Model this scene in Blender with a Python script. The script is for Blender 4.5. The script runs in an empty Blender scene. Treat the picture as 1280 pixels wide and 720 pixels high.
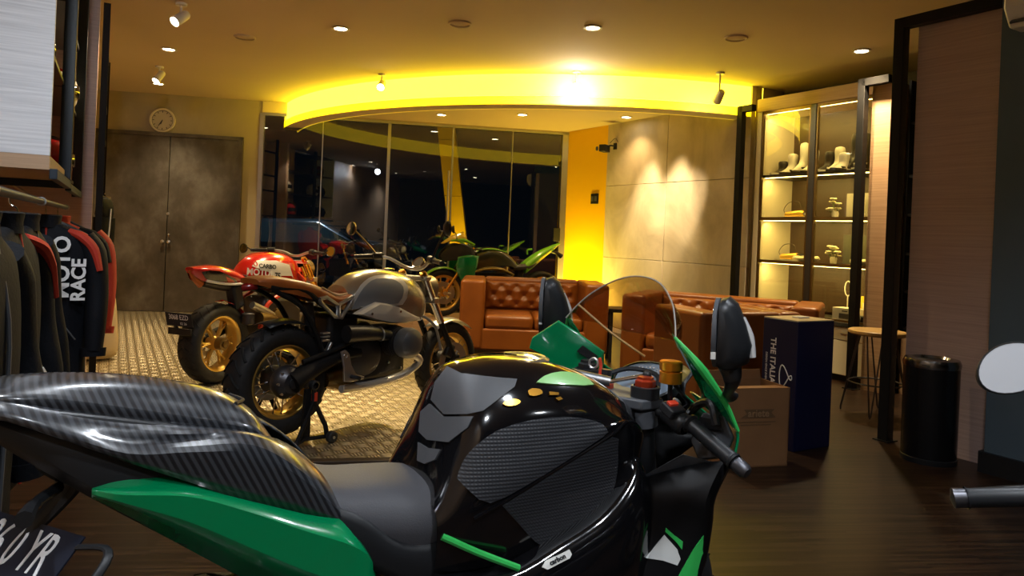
import bpy, bmesh, math, random
from mathutils import Vector, Matrix, Euler
from mathutils.bvhtree import BVHTree
from mathutils.geometry import delaunay_2d_cdt
random.seed(7)
PI = math.pi
D = bpy.data
SC = bpy.context.scene
COL = SC.collection

# ---------------------------------------------------------------- camera
F_PX, CAM_H, ROLL = 900.0, 1.27, math.radians(2.4)
PCX, PCY = 640.0, 295.0
CA, SA = math.cos(ROLL), math.sin(ROLL)
cam_data = D.cameras.new('camera')
cam = D.objects.new('camera', cam_data); COL.objects.link(cam)
cam_data.sensor_fit = 'HORIZONTAL'; cam_data.sensor_width = 36.0
cam_data.lens = 36.0 * F_PX / 1280.0
cam_data.shift_x = 0.0
cam_data.shift_y = -(360.0 - PCY) / 1280.0
cam_data.clip_start = 0.05; cam_data.clip_end = 200
cam.matrix_world = Matrix.Translation((0, 0, CAM_H)) @ Matrix.Rotation(PI/2, 4, 'X') @ Matrix.Rotation(ROLL, 4, 'Z')
SC.camera = cam

def ray(px, py):
    dx, dy = px - PCX, py - PCY
    u, v = (dx*CA + dy*SA)/F_PX, (-dx*SA + dy*CA)/F_PX
    return Vector((u, 1.0, -v))
def at(px, py, Y):
    return Vector((0, 0, CAM_H)) + ray(px, py)*Y

# ---------------------------------------------------------------- materials
MATS = {}
def nodes_of(name):
    m = D.materials.new(name); m.use_nodes = True
    nt = m.node_tree
    b = nt.nodes['Principled BSDF']
    return m, nt, b
def N(nt, kind, **kw):
    n = nt.nodes.new(kind)
    for k, v in kw.items():
        if k in n.inputs: n.inputs[k].default_value = v
        else: setattr(n, k, v)
    return n
def M(nt, op, a, b=None, c=None):
    n = nt.nodes.new('ShaderNodeMath'); n.operation = op
    for i, x in enumerate((a, b, c)):
        if x is None: continue
        if isinstance(x, (int, float)): n.inputs[i].default_value = x
        else: nt.links.new(x, n.inputs[i])
    return n.outputs[0]
def ramp(nt, fac, stops):
    r = nt.nodes.new('ShaderNodeValToRGB')
    while len(r.color_ramp.elements) < len(stops): r.color_ramp.elements.new(0.5)
    for e, (p, c) in zip(r.color_ramp.elements, stops):
        e.position = p; e.color = (*c, 1) if len(c) == 3 else c
    nt.links.new(fac, r.inputs[0]); return r.outputs[0]
def coords(nt, scale=(1, 1, 1), rot=(0, 0, 0), kind='Object'):
    tc = nt.nodes.new('ShaderNodeTexCoord'); mp = nt.nodes.new('ShaderNodeMapping')
    mp.inputs['Scale'].default_value = scale; mp.inputs['Rotation'].default_value = rot
    nt.links.new(tc.outputs[kind], mp.inputs[0]); return mp.outputs[0]
def bump(nt, b, height, strength=0.3, dist=0.01):
    bn = nt.nodes.new('ShaderNodeBump'); bn.inputs['Strength'].default_value = strength; bn.inputs['Distance'].default_value = dist
    nt.links.new(height, bn.inputs['Height']); nt.links.new(bn.outputs[0], b.inputs['Normal'])
def mat(name, col=(.5, .5, .5), rough=.5, metal=0., coat=0., spec=.5, noise=0., nscale=20., bumpv=0., emit=None, estr=0., trans=0., ior=1.45, alpha=1.):
    if name in MATS: return MATS[name]
    m, nt, b = nodes_of(name)
    b.inputs['Base Color'].default_value = (*col, 1)
    b.inputs['Roughness'].default_value = rough
    b.inputs['Metallic'].default_value = metal
    b.inputs['Coat Weight'].default_value = coat
    b.inputs['Coat Roughness'].default_value = .05
    b.inputs['Specular IOR Level'].default_value = spec
    b.inputs['IOR'].default_value = ior
    b.inputs['Transmission Weight'].default_value = trans
    if emit:
        b.inputs['Emission Color'].default_value = (*emit, 1); b.inputs['Emission Strength'].default_value = estr
    if noise or bumpv:
        no = N(nt, 'ShaderNodeTexNoise', Scale=nscale, Detail=4.0)
        nt.links.new(coords(nt), no.inputs['Vector'])
        if noise:
            lo = [max(0, c*(1-noise)) for c in col]; hi = [min(1, c*(1+noise)) for c in col]
            nt.links.new(ramp(nt, no.outputs[0], [(.3, lo), (.7, hi)]), b.inputs['Base Color'])
        if bumpv: bump(nt, b, no.outputs[0], bumpv, .004)
    MATS[name] = m; return m

def custom(name):
    m, nt, b = nodes_of(name); MATS[name] = m; return m, nt, b

# ---------------------------------------------------------------- mesh builder
def cr(pts, n):
    """Catmull-Rom through pts, n samples per span."""
    P = [Vector(p) for p in pts]; out = []
    for i in range(len(P)-1):
        p0 = P[i-1] if i else P[0]*2-P[1]; p1, p2 = P[i], P[i+1]
        p3 = P[i+2] if i+2 < len(P) else P[-1]*2-P[-2]
        for k in range(n):
            t = k/n; t2 = t*t; t3 = t2*t
            out.append(.5*((2*p1)+(p2-p0)*t+(2*p0-5*p1+4*p2-p3)*t2+(3*p1-p0-3*p2+p3)*t3))
    out.append(P[-1].copy()); return out
def basis(axis):
    a = Vector(axis).normalized()
    h = Vector((0, 0, 1)) if abs(a.z) < .9 else Vector((1, 0, 0))
    u = a.cross(h).normalized(); w = a.cross(u).normalized(); return a, u, w
class MB:
    def __init__(s): s.v = []; s.f = []
    def add(s, vs, fs):
        o = len(s.v); s.v += [Vector(p) for p in vs]; s.f += [tuple(i+o for i in f) for f in fs]; return s
    def grid(s, rows, closed=False, cap0=False, cap1=False):
        n = len(rows[0]); vs = [p for r in rows for p in r]; fs = []
        for i in range(len(rows)-1):
            for j in range(n if closed else n-1):
                k = (j+1) % n
                fs.append((i*n+j, i*n+k, (i+1)*n+k, (i+1)*n+j))
        if cap0: fs.append(tuple(range(n))[::-1])
        if cap1: fs.append(tuple((len(rows)-1)*n+j for j in range(n)))
        return s.add(vs, fs)
    def box(s, c, size, rot=None):
        c = Vector(c); hx, hy, hz = [d/2 for d in size]
        R = rot if rot is not None else Matrix.Identity(3)
        if isinstance(R, (int, float)): R = Matrix.Rotation(R, 3, 'Z')
        vs = [c + R @ Vector((x, y, z)) for x in (-hx, hx) for y in (-hy, hy) for z in (-hz, hz)]
        return s.add(vs, [(0, 1, 3, 2), (4, 6, 7, 5), (0, 4, 5, 1), (2, 3, 7, 6), (0, 2, 6, 4), (1, 5, 7, 3)])
    def tube(s, pts, r, n=10, smooth=0, cap=True, flat=1.0, up=None):
        P = cr(pts, smooth) if smooth else [Vector(p) for p in pts]
        rs = r if isinstance(r, (list, tuple)) else [r]*len(pts)
        if len(rs) != len(P):
            m = len(rs)-1; q = []
            for i in range(len(P)):
                x = i/(len(P)-1)*m; k = min(int(x), m-1); q.append(rs[k]+(rs[k+1]-rs[k])*(x-k))
            rs = q
        rows = []; pu = None
        for i, p in enumerate(P):
            t = (P[min(i+1, len(P)-1)]-P[max(i-1, 0)]).normalized()
            if pu is None:
                if up is not None: u = (Vector(up) - t*Vector(up).dot(t)).normalized()
                else: _, u, _ = basis(t)
            else: u = (pu - t*pu.dot(t)).normalized()
            pu = u; w = t.cross(u)
            rows.append([p + (u*math.cos(a) + w*math.sin(a)*flat)*rs[i] for a in [2*PI*k/n for k in range(n)]])
        return s.grid(rows, True, cap, cap)
    def cyl(s, p0, p1, r0, r1=None, n=20):
        return s.tube([p0, p1], [r0, r1 if r1 is not None else r0], n)
    def lathe(s, prof, o=(0, 0, 0), axis=(0, 0, 1), n=32, closed=False, cap=False, arc=None):
        a, u, w = basis(axis); o = Vector(o); rows = []
        rng = range(n) if arc is None else range(n+1)
        for k in rng:
            th = 2*PI*k/n if arc is None else arc[0]+(arc[1]-arc[0])*k/n
            e = u*math.cos(th)+w*math.sin(th)
            rows.append([o + a*h + e*max(r, 1e-5) for h, r in prof])
        if arc is None: rows.append(rows[0])
        m = len(prof); vs = [p for r in rows[:n if arc is None else n+1] for p in r]; fs = []
        cnt = n if arc is None else n+1
        for i in range(n):
            i2 = (i+1) % cnt
            for j in range(m if closed else m-1):
                k = (j+1) % m; fs.append((i*m+j, i*m+k, i2*m+k, i2*m+j))
        return s.add(vs, fs)
    def prism(s, poly, vec):
        vec = Vector(vec); n = len(poly); P = [Vector(p) for p in poly]
        vs = P + [p+vec for p in P]
        fs = [tuple(range(n)), tuple(range(2*n-1, n-1, -1))] + [(i, i+n, (i+1) % n+n, (i+1) % n) for i in range(n)]
        return s.add(vs, fs)
    def sphere(s, c, r, n=16, m=10, sc=(1, 1, 1)):
        c = Vector(c); rows = []
        for i in range(m+1):
            ph = PI*i/m; rows.append([c + Vector((sc[0]*r*math.sin(ph)*math.cos(2*PI*j/n), sc[1]*r*math.sin(ph)*math.sin(2*PI*j/n), sc[2]*r*math.cos(ph))) for j in range(n)])
        return s.grid(rows, True)
    def torus(s, c, R, r, axis=(0, 0, 1), n=32, m=10, flat=1.0):
        return s.lathe([(r*math.sin(2*PI*k/m)*flat, R + r*math.cos(2*PI*k/m)) for k in range(m)], c, axis, n, closed=True)
    def mirror_y(s):
        o = len(s.v); s.v += [Vector((p.x, -p.y, p.z)) for p in s.v]; s.f += [tuple(i+o for i in f)[::-1] for f in s.f]; return s
    def xform(s, mtx):
        s.v = [mtx @ p for p in s.v]; return s
    def build(s, name, material, parent=None, bevel=0., seg=2, sub=0, solid=0., ang=35., weld=True):
        me = D.meshes.new(name); me.from_pydata([tuple(p) for p in s.v], [], s.f)
        bm = bmesh.new(); bm.from_mesh(me)
        if weld: bmesh.ops.remove_doubles(bm, verts=bm.verts, dist=1e-5)
        bmesh.ops.recalc_face_normals(bm, faces=bm.faces)
        bm.to_mesh(me); bm.free()
        me.shade_smooth(); me.set_sharp_from_angle(angle=math.radians(ang))
        me.materials.append(material)
        o = D.objects.new(name, me); COL.objects.link(o)
        if parent is not None: o.parent = parent
        if solid:
            md = o.modifiers.new('solid', 'SOLIDIFY'); md.thickness = solid; md.offset = 0
        if bevel:
            md = o.modifiers.new('bevel', 'BEVEL'); md.width = bevel; md.segments = seg; md.limit_method = 'ANGLE'; md.angle_limit = math.radians(40); md.harden_normals = False
        if sub:
            md = o.modifiers.new('sub', 'SUBSURF'); md.levels = sub; md.render_levels = sub
        return o
def tag(o, label=None, cat=None, group=None, kind=None):
    if label: o['label'] = label
    if cat: o['category'] = cat
    if group: o['group'] = group
    if kind: o['kind'] = kind
    return o
def thing(name, label, cat, loc=(0, 0, 0), rz=0., group=None):
    o = D.objects.new(name, None); COL.objects.link(o); o.location = loc; o.rotation_euler = (0, 0, rz)
    o.empty_display_size = .1
    return tag(o, label, cat, group)
def struct(o): o['kind'] = 'structure'; return o
def copy_tree(o, parent=None):
    c = o.copy(); COL.objects.link(c)
    if parent is not None: c.parent = parent
    for ch in [x for x in D.objects if x.parent == o]: copy_tree(ch, c)
    return c
def text_mesh(name, body, size, material, parent, mtx, ext=.0006, bold=0.0, sx=1.0, align='CENTER', shear=0.0, spacing=1.0):
    cu = D.curves.new('lettering', 'FONT'); cu.body = body; cu.size = size; cu.extrude = ext; cu.offset = bold
    cu.align_x = align; cu.align_y = 'CENTER'; cu.shear = shear; cu.resolution_u = 3; cu.space_character = spacing
    t = D.objects.new('lettering_src', cu); COL.objects.link(t)
    dg = bpy.context.evaluated_depsgraph_get(); dg.update()
    me = D.meshes.new_from_object(t.evaluated_get(dg)); D.objects.remove(t); D.curves.remove(cu)
    me.transform(Matrix.Diagonal((sx, 1, 1, 1)))
    me.transform(mtx)
    me.materials.clear(); me.materials.append(material); me.name = name
    o = D.objects.new(name, me); COL.objects.link(o)
    if parent is not None: o.parent = parent
    return o
def frame_mtx(origin, xdir, up):
    """matrix whose x axis is xdir, y axis near up, z = x cross y (text faces +z)."""
    x = Vector(xdir).normalized(); z = x.cross(Vector(up)).normalized(); y = z.cross(x).normalized()
    m = Matrix((x, y, z)).transposed().to_4x4(); m.translation = Vector(origin); return m
def conform(poly_px, world_to_local, bvh, off=.003, step=6., smooth=4, mirror=False, spread=None, thick=.004):
    """a patch lying on a surface: the outline is laid over the surface and follows its normals."""
    P = [Vector((p[0], p[1], 0)) for p in poly_px]
    if smooth:
        C = cr(P + [P[0]], smooth)[:-1]
    else: C = P
    B = [(p.x, p.y) for p in C]; n = len(B)
    # densify
    out = []
    for i in range(n):
        a, b = B[i], B[(i+1) % n]; d = math.hypot(b[0]-a[0], b[1]-a[1]); k = max(1, int(d/step))
        for q in range(k): out.append((a[0]+(b[0]-a[0])*q/k, a[1]+(b[1]-a[1])*q/k))
    B = out; n = len(B)
    def inside(x, y):
        c = False; j = n-1
        for i in range(n):
            if (B[i][1] > y) != (B[j][1] > y) and x < (B[j][0]-B[i][0])*(y-B[i][1])/(B[j][1]-B[i][1])+B[i][0]: c = not c
            j = i
        return c
    xs = [p[0] for p in B]; ys = [p[1] for p in B]; inner = []
    y = min(ys)+step/2
    while y < max(ys):
        x = min(xs)+step/2
        while x < max(xs):
            if inside(x, y) and min((x-q[0])**2+(y-q[1])**2 for q in B) > (step*.5)**2: inner.append((x, y))
            x += step
        y += step
    vv, _, ff, *_ = delaunay_2d_cdt([Vector(p) for p in B+inner], [], [list(range(n))], 1, 1e-4)
    o = world_to_local @ Vector((0, 0, CAM_H)); R3 = world_to_local.to_3x3()
    vs = []; hits = []
    for p in vv:
        d = (R3 @ ray(p.x, p.y)).normalized()
        h = bvh.ray_cast(o, d)
        hits.append((h[0], h[1]) if h[0] is not None else None)
    good = [h for h in hits if h]
    mb = MB()
    top = []; bot = []
    for h in hits:
        if h is None: top.append(None); bot.append(None); continue
        nn = h[1] if h[1].dot(o-h[0]) > 0 else -h[1]
        top.append(h[0]+nn*off); bot.append(h[0]+nn*(off-thick))
    fs = [f for f in ff if all(top[i] is not None for i in f)]
    # drop faces torn across an edge
    fs = [f for f in fs if max((top[f[i]]-top[f[i-1]]).length for i in range(len(f))) < .045]
    par = list(range(len(top)))
    def root(i):
        while par[i] != i: par[i] = par[par[i]]; i = par[i]
        return i
    for f in fs:
        for i in f[1:]: par[root(i)] = root(f[0])
    cnt = {}
    for f in fs: cnt[root(f[0])] = cnt.get(root(f[0]), 0)+1
    if cnt:
        big = max(cnt, key=cnt.get); fs = [f for f in fs if root(f[0]) == big]
    edges = {}
    for f in fs:
        for i in range(len(f)):
            e = (f[i-1], f[i]); k = tuple(sorted(e)); edges.setdefault(k, []).append(e)
    m = len(top); z = Vector((0, 0, 0))
    allv = [t if t is not None else z for t in top]+[b if b is not None else z for b in bot]
    F = list(fs)+[tuple(e[0][j] for j in (1, 0))+(e[0][0]+m, e[0][1]+m) for e in edges.values() if len(e) == 1]
    used = sorted({i for f in F for i in f}); mp = {i: k for k, i in enumerate(used)}
    mb.add([allv[i] for i in used], [tuple(mp[i] for i in f) for f in F])
    if mirror: mb.mirror_y()
    return mb
# ---------------------------------------------------------------- materials with patterns of their own
def m_carbon():
    m, nt, b = custom('carbon_weave')
    co = coords(nt, rot=(0, math.radians(28), 0))
    w1 = N(nt, 'ShaderNodeTexWave', Scale=27.0, Distortion=.4, Detail=1.0); w1.bands_direction = 'X'
    nt.links.new(co, w1.inputs['Vector'])
    nt.links.new(ramp(nt, w1.outputs[1], [(.25, (.014, .015, .018)), (.75, (.052, .057, .066))]), b.inputs['Base Color'])
    b.inputs['Roughness'].default_value = .34; b.inputs['Coat Weight'].default_value = .8; b.inputs['Coat Roughness'].default_value = .12
    return m
CARBON = m_carbon()
def m_grip():
    m, nt, b = custom('grip_pad_rubber')
    tc = nt.nodes.new('ShaderNodeTexCoord'); sx = nt.nodes.new('ShaderNodeSeparateXYZ'); nt.links.new(tc.outputs['Object'], sx.inputs[0])
    k = 2*PI/.0075
    zz = M(nt, 'SINE', M(nt, 'MULTIPLY', sx.outputs[2], k)); xx = M(nt, 'SINE', M(nt, 'MULTIPLY', sx.outputs[0], k))
    h = M(nt, 'ADD', M(nt, 'MULTIPLY', zz, .65), M(nt, 'MULTIPLY', M(nt, 'MULTIPLY', zz, xx), .5))
    bump(nt, b, h, .35, .0015)
    nt.links.new(ramp(nt, h, [(.2, (.022, .023, .027)), (.8, (.036, .038, .044))]), b.inputs['Base Color'])
    b.inputs['Roughness'].default_value = .5
    return m
GRIPPAD = m_grip()
def m_checker_plate():
    m, nt, b = custom('checker_plate_steel')
    tc = nt.nodes.new('ShaderNodeTexCoord'); mp = nt.nodes.new('ShaderNodeMapping')
    mp.inputs['Rotation'].default_value = (0, 0, math.radians(-28.9)); k = 1/.075
    mp.inputs['Scale'].default_value = (k, k, 1)
    nt.links.new(tc.outputs['Object'], mp.inputs[0])
    sx = nt.nodes.new('ShaderNodeSeparateXYZ'); nt.links.new(mp.outputs[0], sx.inputs[0])
    X, Y = sx.outputs[0], sx.outputs[1]
    fx = M(nt, 'SUBTRACT', M(nt, 'FRACT', X), .5); fy = M(nt, 'SUBTRACT', M(nt, 'FRACT', Y), .5)
    par = M(nt, 'ABSOLUTE', M(nt, 'SUBTRACT', M(nt, 'MODULO', M(nt, 'ABSOLUTE', M(nt, 'ADD', M(nt, 'FLOOR', X), M(nt, 'FLOOR', Y))), 2.0), 0))
    inv = M(nt, 'SUBTRACT', 1.0, par)
    def dash(a, c):          # four parallel bars per tile, turned a quarter on every other tile
        q = M(nt, 'SUBTRACT', M(nt, 'FRACT', M(nt, 'MULTIPLY', M(nt, 'ADD', c, .5), 4.0)), .5)
        return M(nt, 'ADD', M(nt, 'POWER', M(nt, 'ABSOLUTE', M(nt, 'DIVIDE', a, .45)), 4.0), M(nt, 'POWER', M(nt, 'ABSOLUTE', M(nt, 'DIVIDE', q, .34)), 2.0))
    e = M(nt, 'ADD', M(nt, 'MULTIPLY', dash(fx, fy), par), M(nt, 'MULTIPLY', dash(fy, fx), inv))
    h = M(nt, 'SUBTRACT', 1.0, M(nt, 'MINIMUM', e, 1.0))
    bump(nt, b, h, 1.0, .0026)
    no = N(nt, 'ShaderNodeTexNoise', Scale=1.3, Detail=5.0); nt.links.new(tc.outputs['Object'], no.inputs['Vector'])
    mixc = nt.nodes.new('ShaderNodeMix'); mixc.data_type = 'RGBA'; nt.links.new(h, mixc.inputs[0])
    nt.links.new(ramp(nt, no.outputs[0], [(.3, (.30, .24, .15)), (.7, (.40, .33, .21))]), mixc.inputs[6]); mixc.inputs[7].default_value = (.80, .72, .55, 1)
    nt.links.new(mixc.outputs[2], b.inputs['Base Color'])
    b.inputs['Metallic'].default_value = .9; b.inputs['Roughness'].default_value = .40
    return m
PLATE = m_checker_plate()
def m_strip_floor():
    m, nt, b = custom('dark_strip_wood')
    co = coords(nt, rot=(0, 0, math.radians(-7)))
    br = N(nt, 'ShaderNodeTexBrick', Scale=1.0); br.inputs['Brick Width'].default_value = .42; br.inputs['Row Height'].default_value = .014
    br.inputs['Mortar Size'].default_value = .0004; br.inputs['Color1'].default_value = (.012, .0055, .003, 1); br.inputs['Color2'].default_value = (.05, .024, .0115, 1)
    br.inputs['Mortar'].default_value = (.01, .005, .003, 1); br.offset = .37; br.inputs['Bias'].default_value = -.25
    nt.links.new(co, br.inputs['Vector'])
    nt.links.new(br.outputs[0], b.inputs['Base Color'])
    b.inputs['Roughness'].default_value = .38; b.inputs['Specular IOR Level'].default_value = .35
    return m
WOODFLOOR = m_strip_floor()
def m_laminate(name, c1, c2, rough=.45, sc=1.0):
    m, nt, b = custom(name)
    no = N(nt, 'ShaderNodeTexNoise', Scale=1.0, Detail=6.0, Roughness=.6)
    nt.links.new(coords(nt, scale=(2.2*sc, 2.2*sc, 95*sc)), no.inputs['Vector'])
    nt.links.new(ramp(nt, no.outputs[0], [(.32, c1), (.68, c2)]), b.inputs['Base Color'])
    b.inputs['Roughness'].default_value = rough
    bump(nt, b, no.outputs[0], .15, .002)
    return m
LAM_PINK = m_laminate('pale_oak_laminate', (.46, .33, .29), (.58, .43, .38))
LAM_WHITE = m_laminate('whitewashed_laminate', (.60, .62, .66), (.86, .88, .92))
LAM_WARM = m_laminate('warm_oak_laminate', (.42, .27, .16), (.54, .36, .22))
LAM_DARK = m_laminate('walnut_laminate', (.032, .019, .009), (.06, .036, .018))
def m_mottle(name, c1, c2, c3, rough=.6, sc=1.6, metal=0., wave=False):
    m, nt, b = custom(name)
    no = N(nt, 'ShaderNodeTexNoise', Scale=sc, Detail=8.0, Roughness=.62, Distortion=.8 if not metal else .15)
    nt.links.new(coords(nt, scale=(1, 1, .75)), no.inputs['Vector'])
    nt.links.new(ramp(nt, no.outputs[0], [(.30, c1), (.5, c2), (.72, c3)]), b.inputs['Base Color'])
    b.inputs['Roughness'].default_value = rough; b.inputs['Metallic'].default_value = metal
    bump(nt, b, no.outputs[0], .12, .01)
    return m
CONCRETE = m_mottle('polished_concrete', (.40, .34, .26), (.54, .47, .36), (.70, .62, .49))
PLASTER = m_mottle('bare_plaster', (.34, .29, .19), (.40, .34, .225), (.46, .40, .27), .75, .9)
DOORSTEEL = m_mottle('rusted_grey_door', (.045, .038, .03), (.085, .075, .065), (.17, .16, .15), .5, 2.4, .25)
def m_leather():
    m, nt, b = custom('tan_leather')
    vo = N(nt, 'ShaderNodeTexVoronoi', Scale=160.0); nt.links.new(coords(nt), vo.inputs['Vector'])
    no = N(nt, 'ShaderNodeTexNoise', Scale=3.0, Detail=3.0); nt.links.new(coords(nt), no.inputs['Vector'])
    nt.links.new(ramp(nt, no.outputs[0], [(.3, (.20, .055, .006)), (.7, (.275, .082, .010))]), b.inputs['Base Color'])
    bump(nt, b, vo.outputs[0], .12, .002); b.inputs['Roughness'].default_value = .38
    return m
LEATHER = m_leather()
def m_glass(name, tint, refl, rough=.0):
    m, nt, b = custom(name); out = nt.nodes['Material Output']; nt.nodes.remove(b)
    tr = N(nt, 'ShaderNodeBsdfTransparent', Color=(*tint, 1)); gl = N(nt, 'ShaderNodeBsdfGlossy', Roughness=rough)
    fr = N(nt, 'ShaderNodeFresnel', IOR=1.5); mx = N(nt, 'ShaderNodeMixShader')
    nt.links.new(M(nt, 'MINIMUM', M(nt, 'MULTIPLY', fr.outputs[0], refl), 1.0), mx.inputs[0])
    nt.links.new(tr.outputs[0], mx.inputs[1]); nt.links.new(gl.outputs[0], mx.inputs[2]); nt.links.new(mx.outputs[0], out.inputs[0])
    return m
GLASS_NIGHT = m_glass('window_glass', (.75, .78, .78), 2.6)
GLASS_CLEAR = m_glass('clear_glass', (.96, .96, .95), .8)
GLASS_SMOKE = m_glass('smoked_acrylic', (.77, .68, .55), .4)
CEIL = mat('ceiling_paint', (.60, .49, .34), .85, noise=.03, nscale=.8)
BLACK = mat('black_powder_coat', (.008, .008, .009), .55, spec=.25)
BLACKG = mat('gloss_black_paint', (.004, .004, .005), .12, coat=1.0)
BLACKP = mat('black_plastic', (.014, .015, .017), .42)
GREYP = mat('grey_plastic', (.075, .08, .09), .45)
RUBBER = mat('tyre_rubber', (.012, .012, .013), .62, noise=.3, nscale=40)
SEATV = mat('seat_vinyl', (.055, .055, .062), .55, bumpv=.15, nscale=300)
GREEN = mat('green_paint', (.0, .26, .085), .22, coat=1.0)
GREENB = mat('bright_and_lit_green', (.04, .50, .10), .3, coat=.6)  # green of trim and graphics; also paints light onto the fairing edge and lip
LIME = mat('lime_green_paint', (.16, .52, .01), .3, coat=.7)
CHROME = mat('chrome', (.75, .75, .77), .12, 1.0)
ALU = mat('satin_aluminium', (.55, .56, .58), .32, .95)
DARKALU = mat('dark_metal', (.09, .09, .10), .38, .8)
GOLD = mat('gold_anodised', (.85, .42, .06), .26, 1.0)
GOLDW = mat('gold_wheel_paint', (.75, .50, .13), .35, .9)
ORANGE = mat('orange_anodised', (.78, .30, .02), .28, .9)
REDP = mat('red_paint', (.55, .012, .01), .22, coat=1.0)
REDPL = mat('red_plastic', (.62, .05, .02), .4)
REDM = mat('red_anodised', (.55, .06, .02), .3, .6)
WHITE = mat('white_paint', (.80, .79, .76), .4)
WHITEM = mat('white_lettering', (.85, .85, .85), .5)
SILVERP = mat('silver_paint', (.66, .65, .62), .35, .25, coat=.6)
GREYPAINT = mat('blue_grey_paint', (.27, .29, .32), .4, .3, coat=.4)
BROWNL = mat('brown_seat_leather', (.36, .095, .016), .45, noise=.12, nscale=12, bumpv=.1)
BRONZE = mat('bronze_metal', (.22, .15, .06), .35, .9)
MIRRORG = mat('mirror_glass', (.86, .88, .9), .03, 1.0)
YELLOWP = mat('yellow_wall_paint', (.86, .50, .0), .5)
SLATE = mat('slate_blue_paint', (.085, .13, .17), .6, noise=.08, nscale=2)
PAPERW = mat('white_card', (.75, .74, .70), .6)
CARD = mat('brown_cardboard', (.24, .115, .045), .75, noise=.08, nscale=6)
NAVY = mat('navy_card', (.006, .008, .045), .4)
CREAM = mat('cream_panel', (.72, .66, .50), .5)
FAB_BLACK = mat('black_textile', (.005, .006, .009), .7, spec=.2, bumpv=.35, nscale=90)
FAB_RED = mat('red_textile', (.50, .035, .015), .7, bumpv=.4, nscale=90)
BEIGE = mat('beige_fabric', (.55, .43, .26), .8)
def lamp_mat(name, col, s): return mat(name, (.9, .9, .9), .5, emit=col, estr=s)
EM_WARM = lamp_mat('lit_lamp_lens', (1, .86, .62), 22)
EM_RING = lamp_mat('lit_yellow_band', (1, .75, .02), 5.0)
EM_RING2 = lamp_mat('lit_yellow_rim', (1, .66, .0), 3.4)
EM_LED = lamp_mat('led_strip_light', (1, .72, .18), 12)
# ---------------------------------------------------------------- plan: three wall lines
ZC = 3.05
class Line:
    def __init__(s, o, d, n): s.o = Vector((*o, 0)); s.d = Vector((*d, 0)).normalized(); s.n = Vector((*n, 0)).normalized()
    def p(s, t, n=0., z=0.): return s.o + s.d*t + s.n*n + Vector((0, 0, z))
    @property
    def ang(s): return math.atan2(s.d.y, s.d.x)
    def R(s): return Matrix.Rotation(s.ang, 3, 'Z')
BK = Line((-5.78, 9.95), (.986, .165), (.165, -.986))      # door and glass wall
RW = Line((1.31, 10.2), (.512, -.859), (-.859, -.512))     # concrete wall, cabinets
LW = Line((-2.0, 3.1), (-.483, .876), (.876, .483))        # shelving fronts on the left
def lbox(mb, L, t0, t1, n0, n1, z0, z1):
    c = L.p((t0+t1)/2, (n0+n1)/2, (z0+z1)/2)
    Rm = Matrix((L.d, L.n, Vector((0, 0, 1)))).transposed()
    return mb.box(c, (abs(t1-t0), abs(n1-n0), abs(z1-z0)), Rm)
def wallbox(name, L, t0, t1, n0, n1, z0, z1, m, bevel=0.):
    return struct(lbox(MB(), L, t0, t1, n0, n1, z0, z1).build(name, m, bevel=bevel))

# floors: strip wood everywhere, checker plate at the back left
fl = MB().prism([(-9, -3, 0), (7, -3, 0), (7, 17, 0), (-9, 17, 0)], (0, 0, -.1)).build('floor', WOODFLOOR); struct(fl)
e0, e1 = Vector((-3.6, 3.36, 0)), Vector((.02, 4.10, 0))
pl = MB().prism([(-9, 2.26, .0), tuple(e1), (-.15, 6.2, 0), (-.6, 7.0, 0), (-1.6, 10.64, 0), (-5.78, 9.95, 0), (-9, 9.5, 0)], (0, 0, .008)).build('floor_checker_plate', PLATE); struct(pl)
ev = (e1-e0).normalized(); pn = Vector((-ev.y, ev.x, 0))
tr = MB().prism([tuple(Vector((-9, 2.26, 0))-pn*.05), tuple(e1-pn*.05), tuple(e1+pn*.012), tuple(Vector((-9, 2.26, 0))+pn*.012)], (0, 0, .022)).build('trim_1', LAM_DARK, bevel=.003); struct(tr)

# ceiling
ce = MB().prism([(-9, -3, ZC), (7, -3, ZC), (7, 11.6, ZC), (1.2, 11.35, ZC), (-5.8, 10.2, ZC), (-9, 9.7, ZC)], (0, 0, .1)).build('ceiling', CEIL); struct(ce)

# back wall with the steel double door
wallbox('wall_back', BK, -1.2, 2.17, -.25, 0, 0, ZC, PLASTER)
dz = 2.46
for i, (a, b) in enumerate(((.03, .955), (.965, 1.88))):
    dr = struct(lbox(MB(), BK, a, b, 0.004, .05, .012, dz).build('door_%d' % (i+1), DOORSTEEL, bevel=.004))
    hx = .92 if i == 0 else 1.0
    for hz in ((.99,) if i == 0 else (.99, 1.09)):
        r = .026 if hz < 1.05 else .012
        MB().lathe([(0, r*.6), (.02, r*.5), (.035, r), (.05, r*.85), (.056, 0)], BK.p(hx, .05, hz), BK.n, 16).build('door_knob' if hz < 1.05 else 'lock_cylinder', ALU, dr)
    if i == 1: MB().lathe([(0, .02), (.012, .02), (.016, 0)], BK.p(.97, .05, 1.38), BK.n, 16).build('lock_cylinder', ALU, dr)
fr = MB(); lbox(fr, BK, -.03, .03, 0, .07, 0, dz+.05); lbox(fr, BK, 1.88, 1.93, 0, .07, 0, dz+.05); lbox(fr, BK, -.03, 1.93, 0, .07, dz+.0, dz+.05)
struct(fr.build('trim_2', DOORSTEEL))

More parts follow.
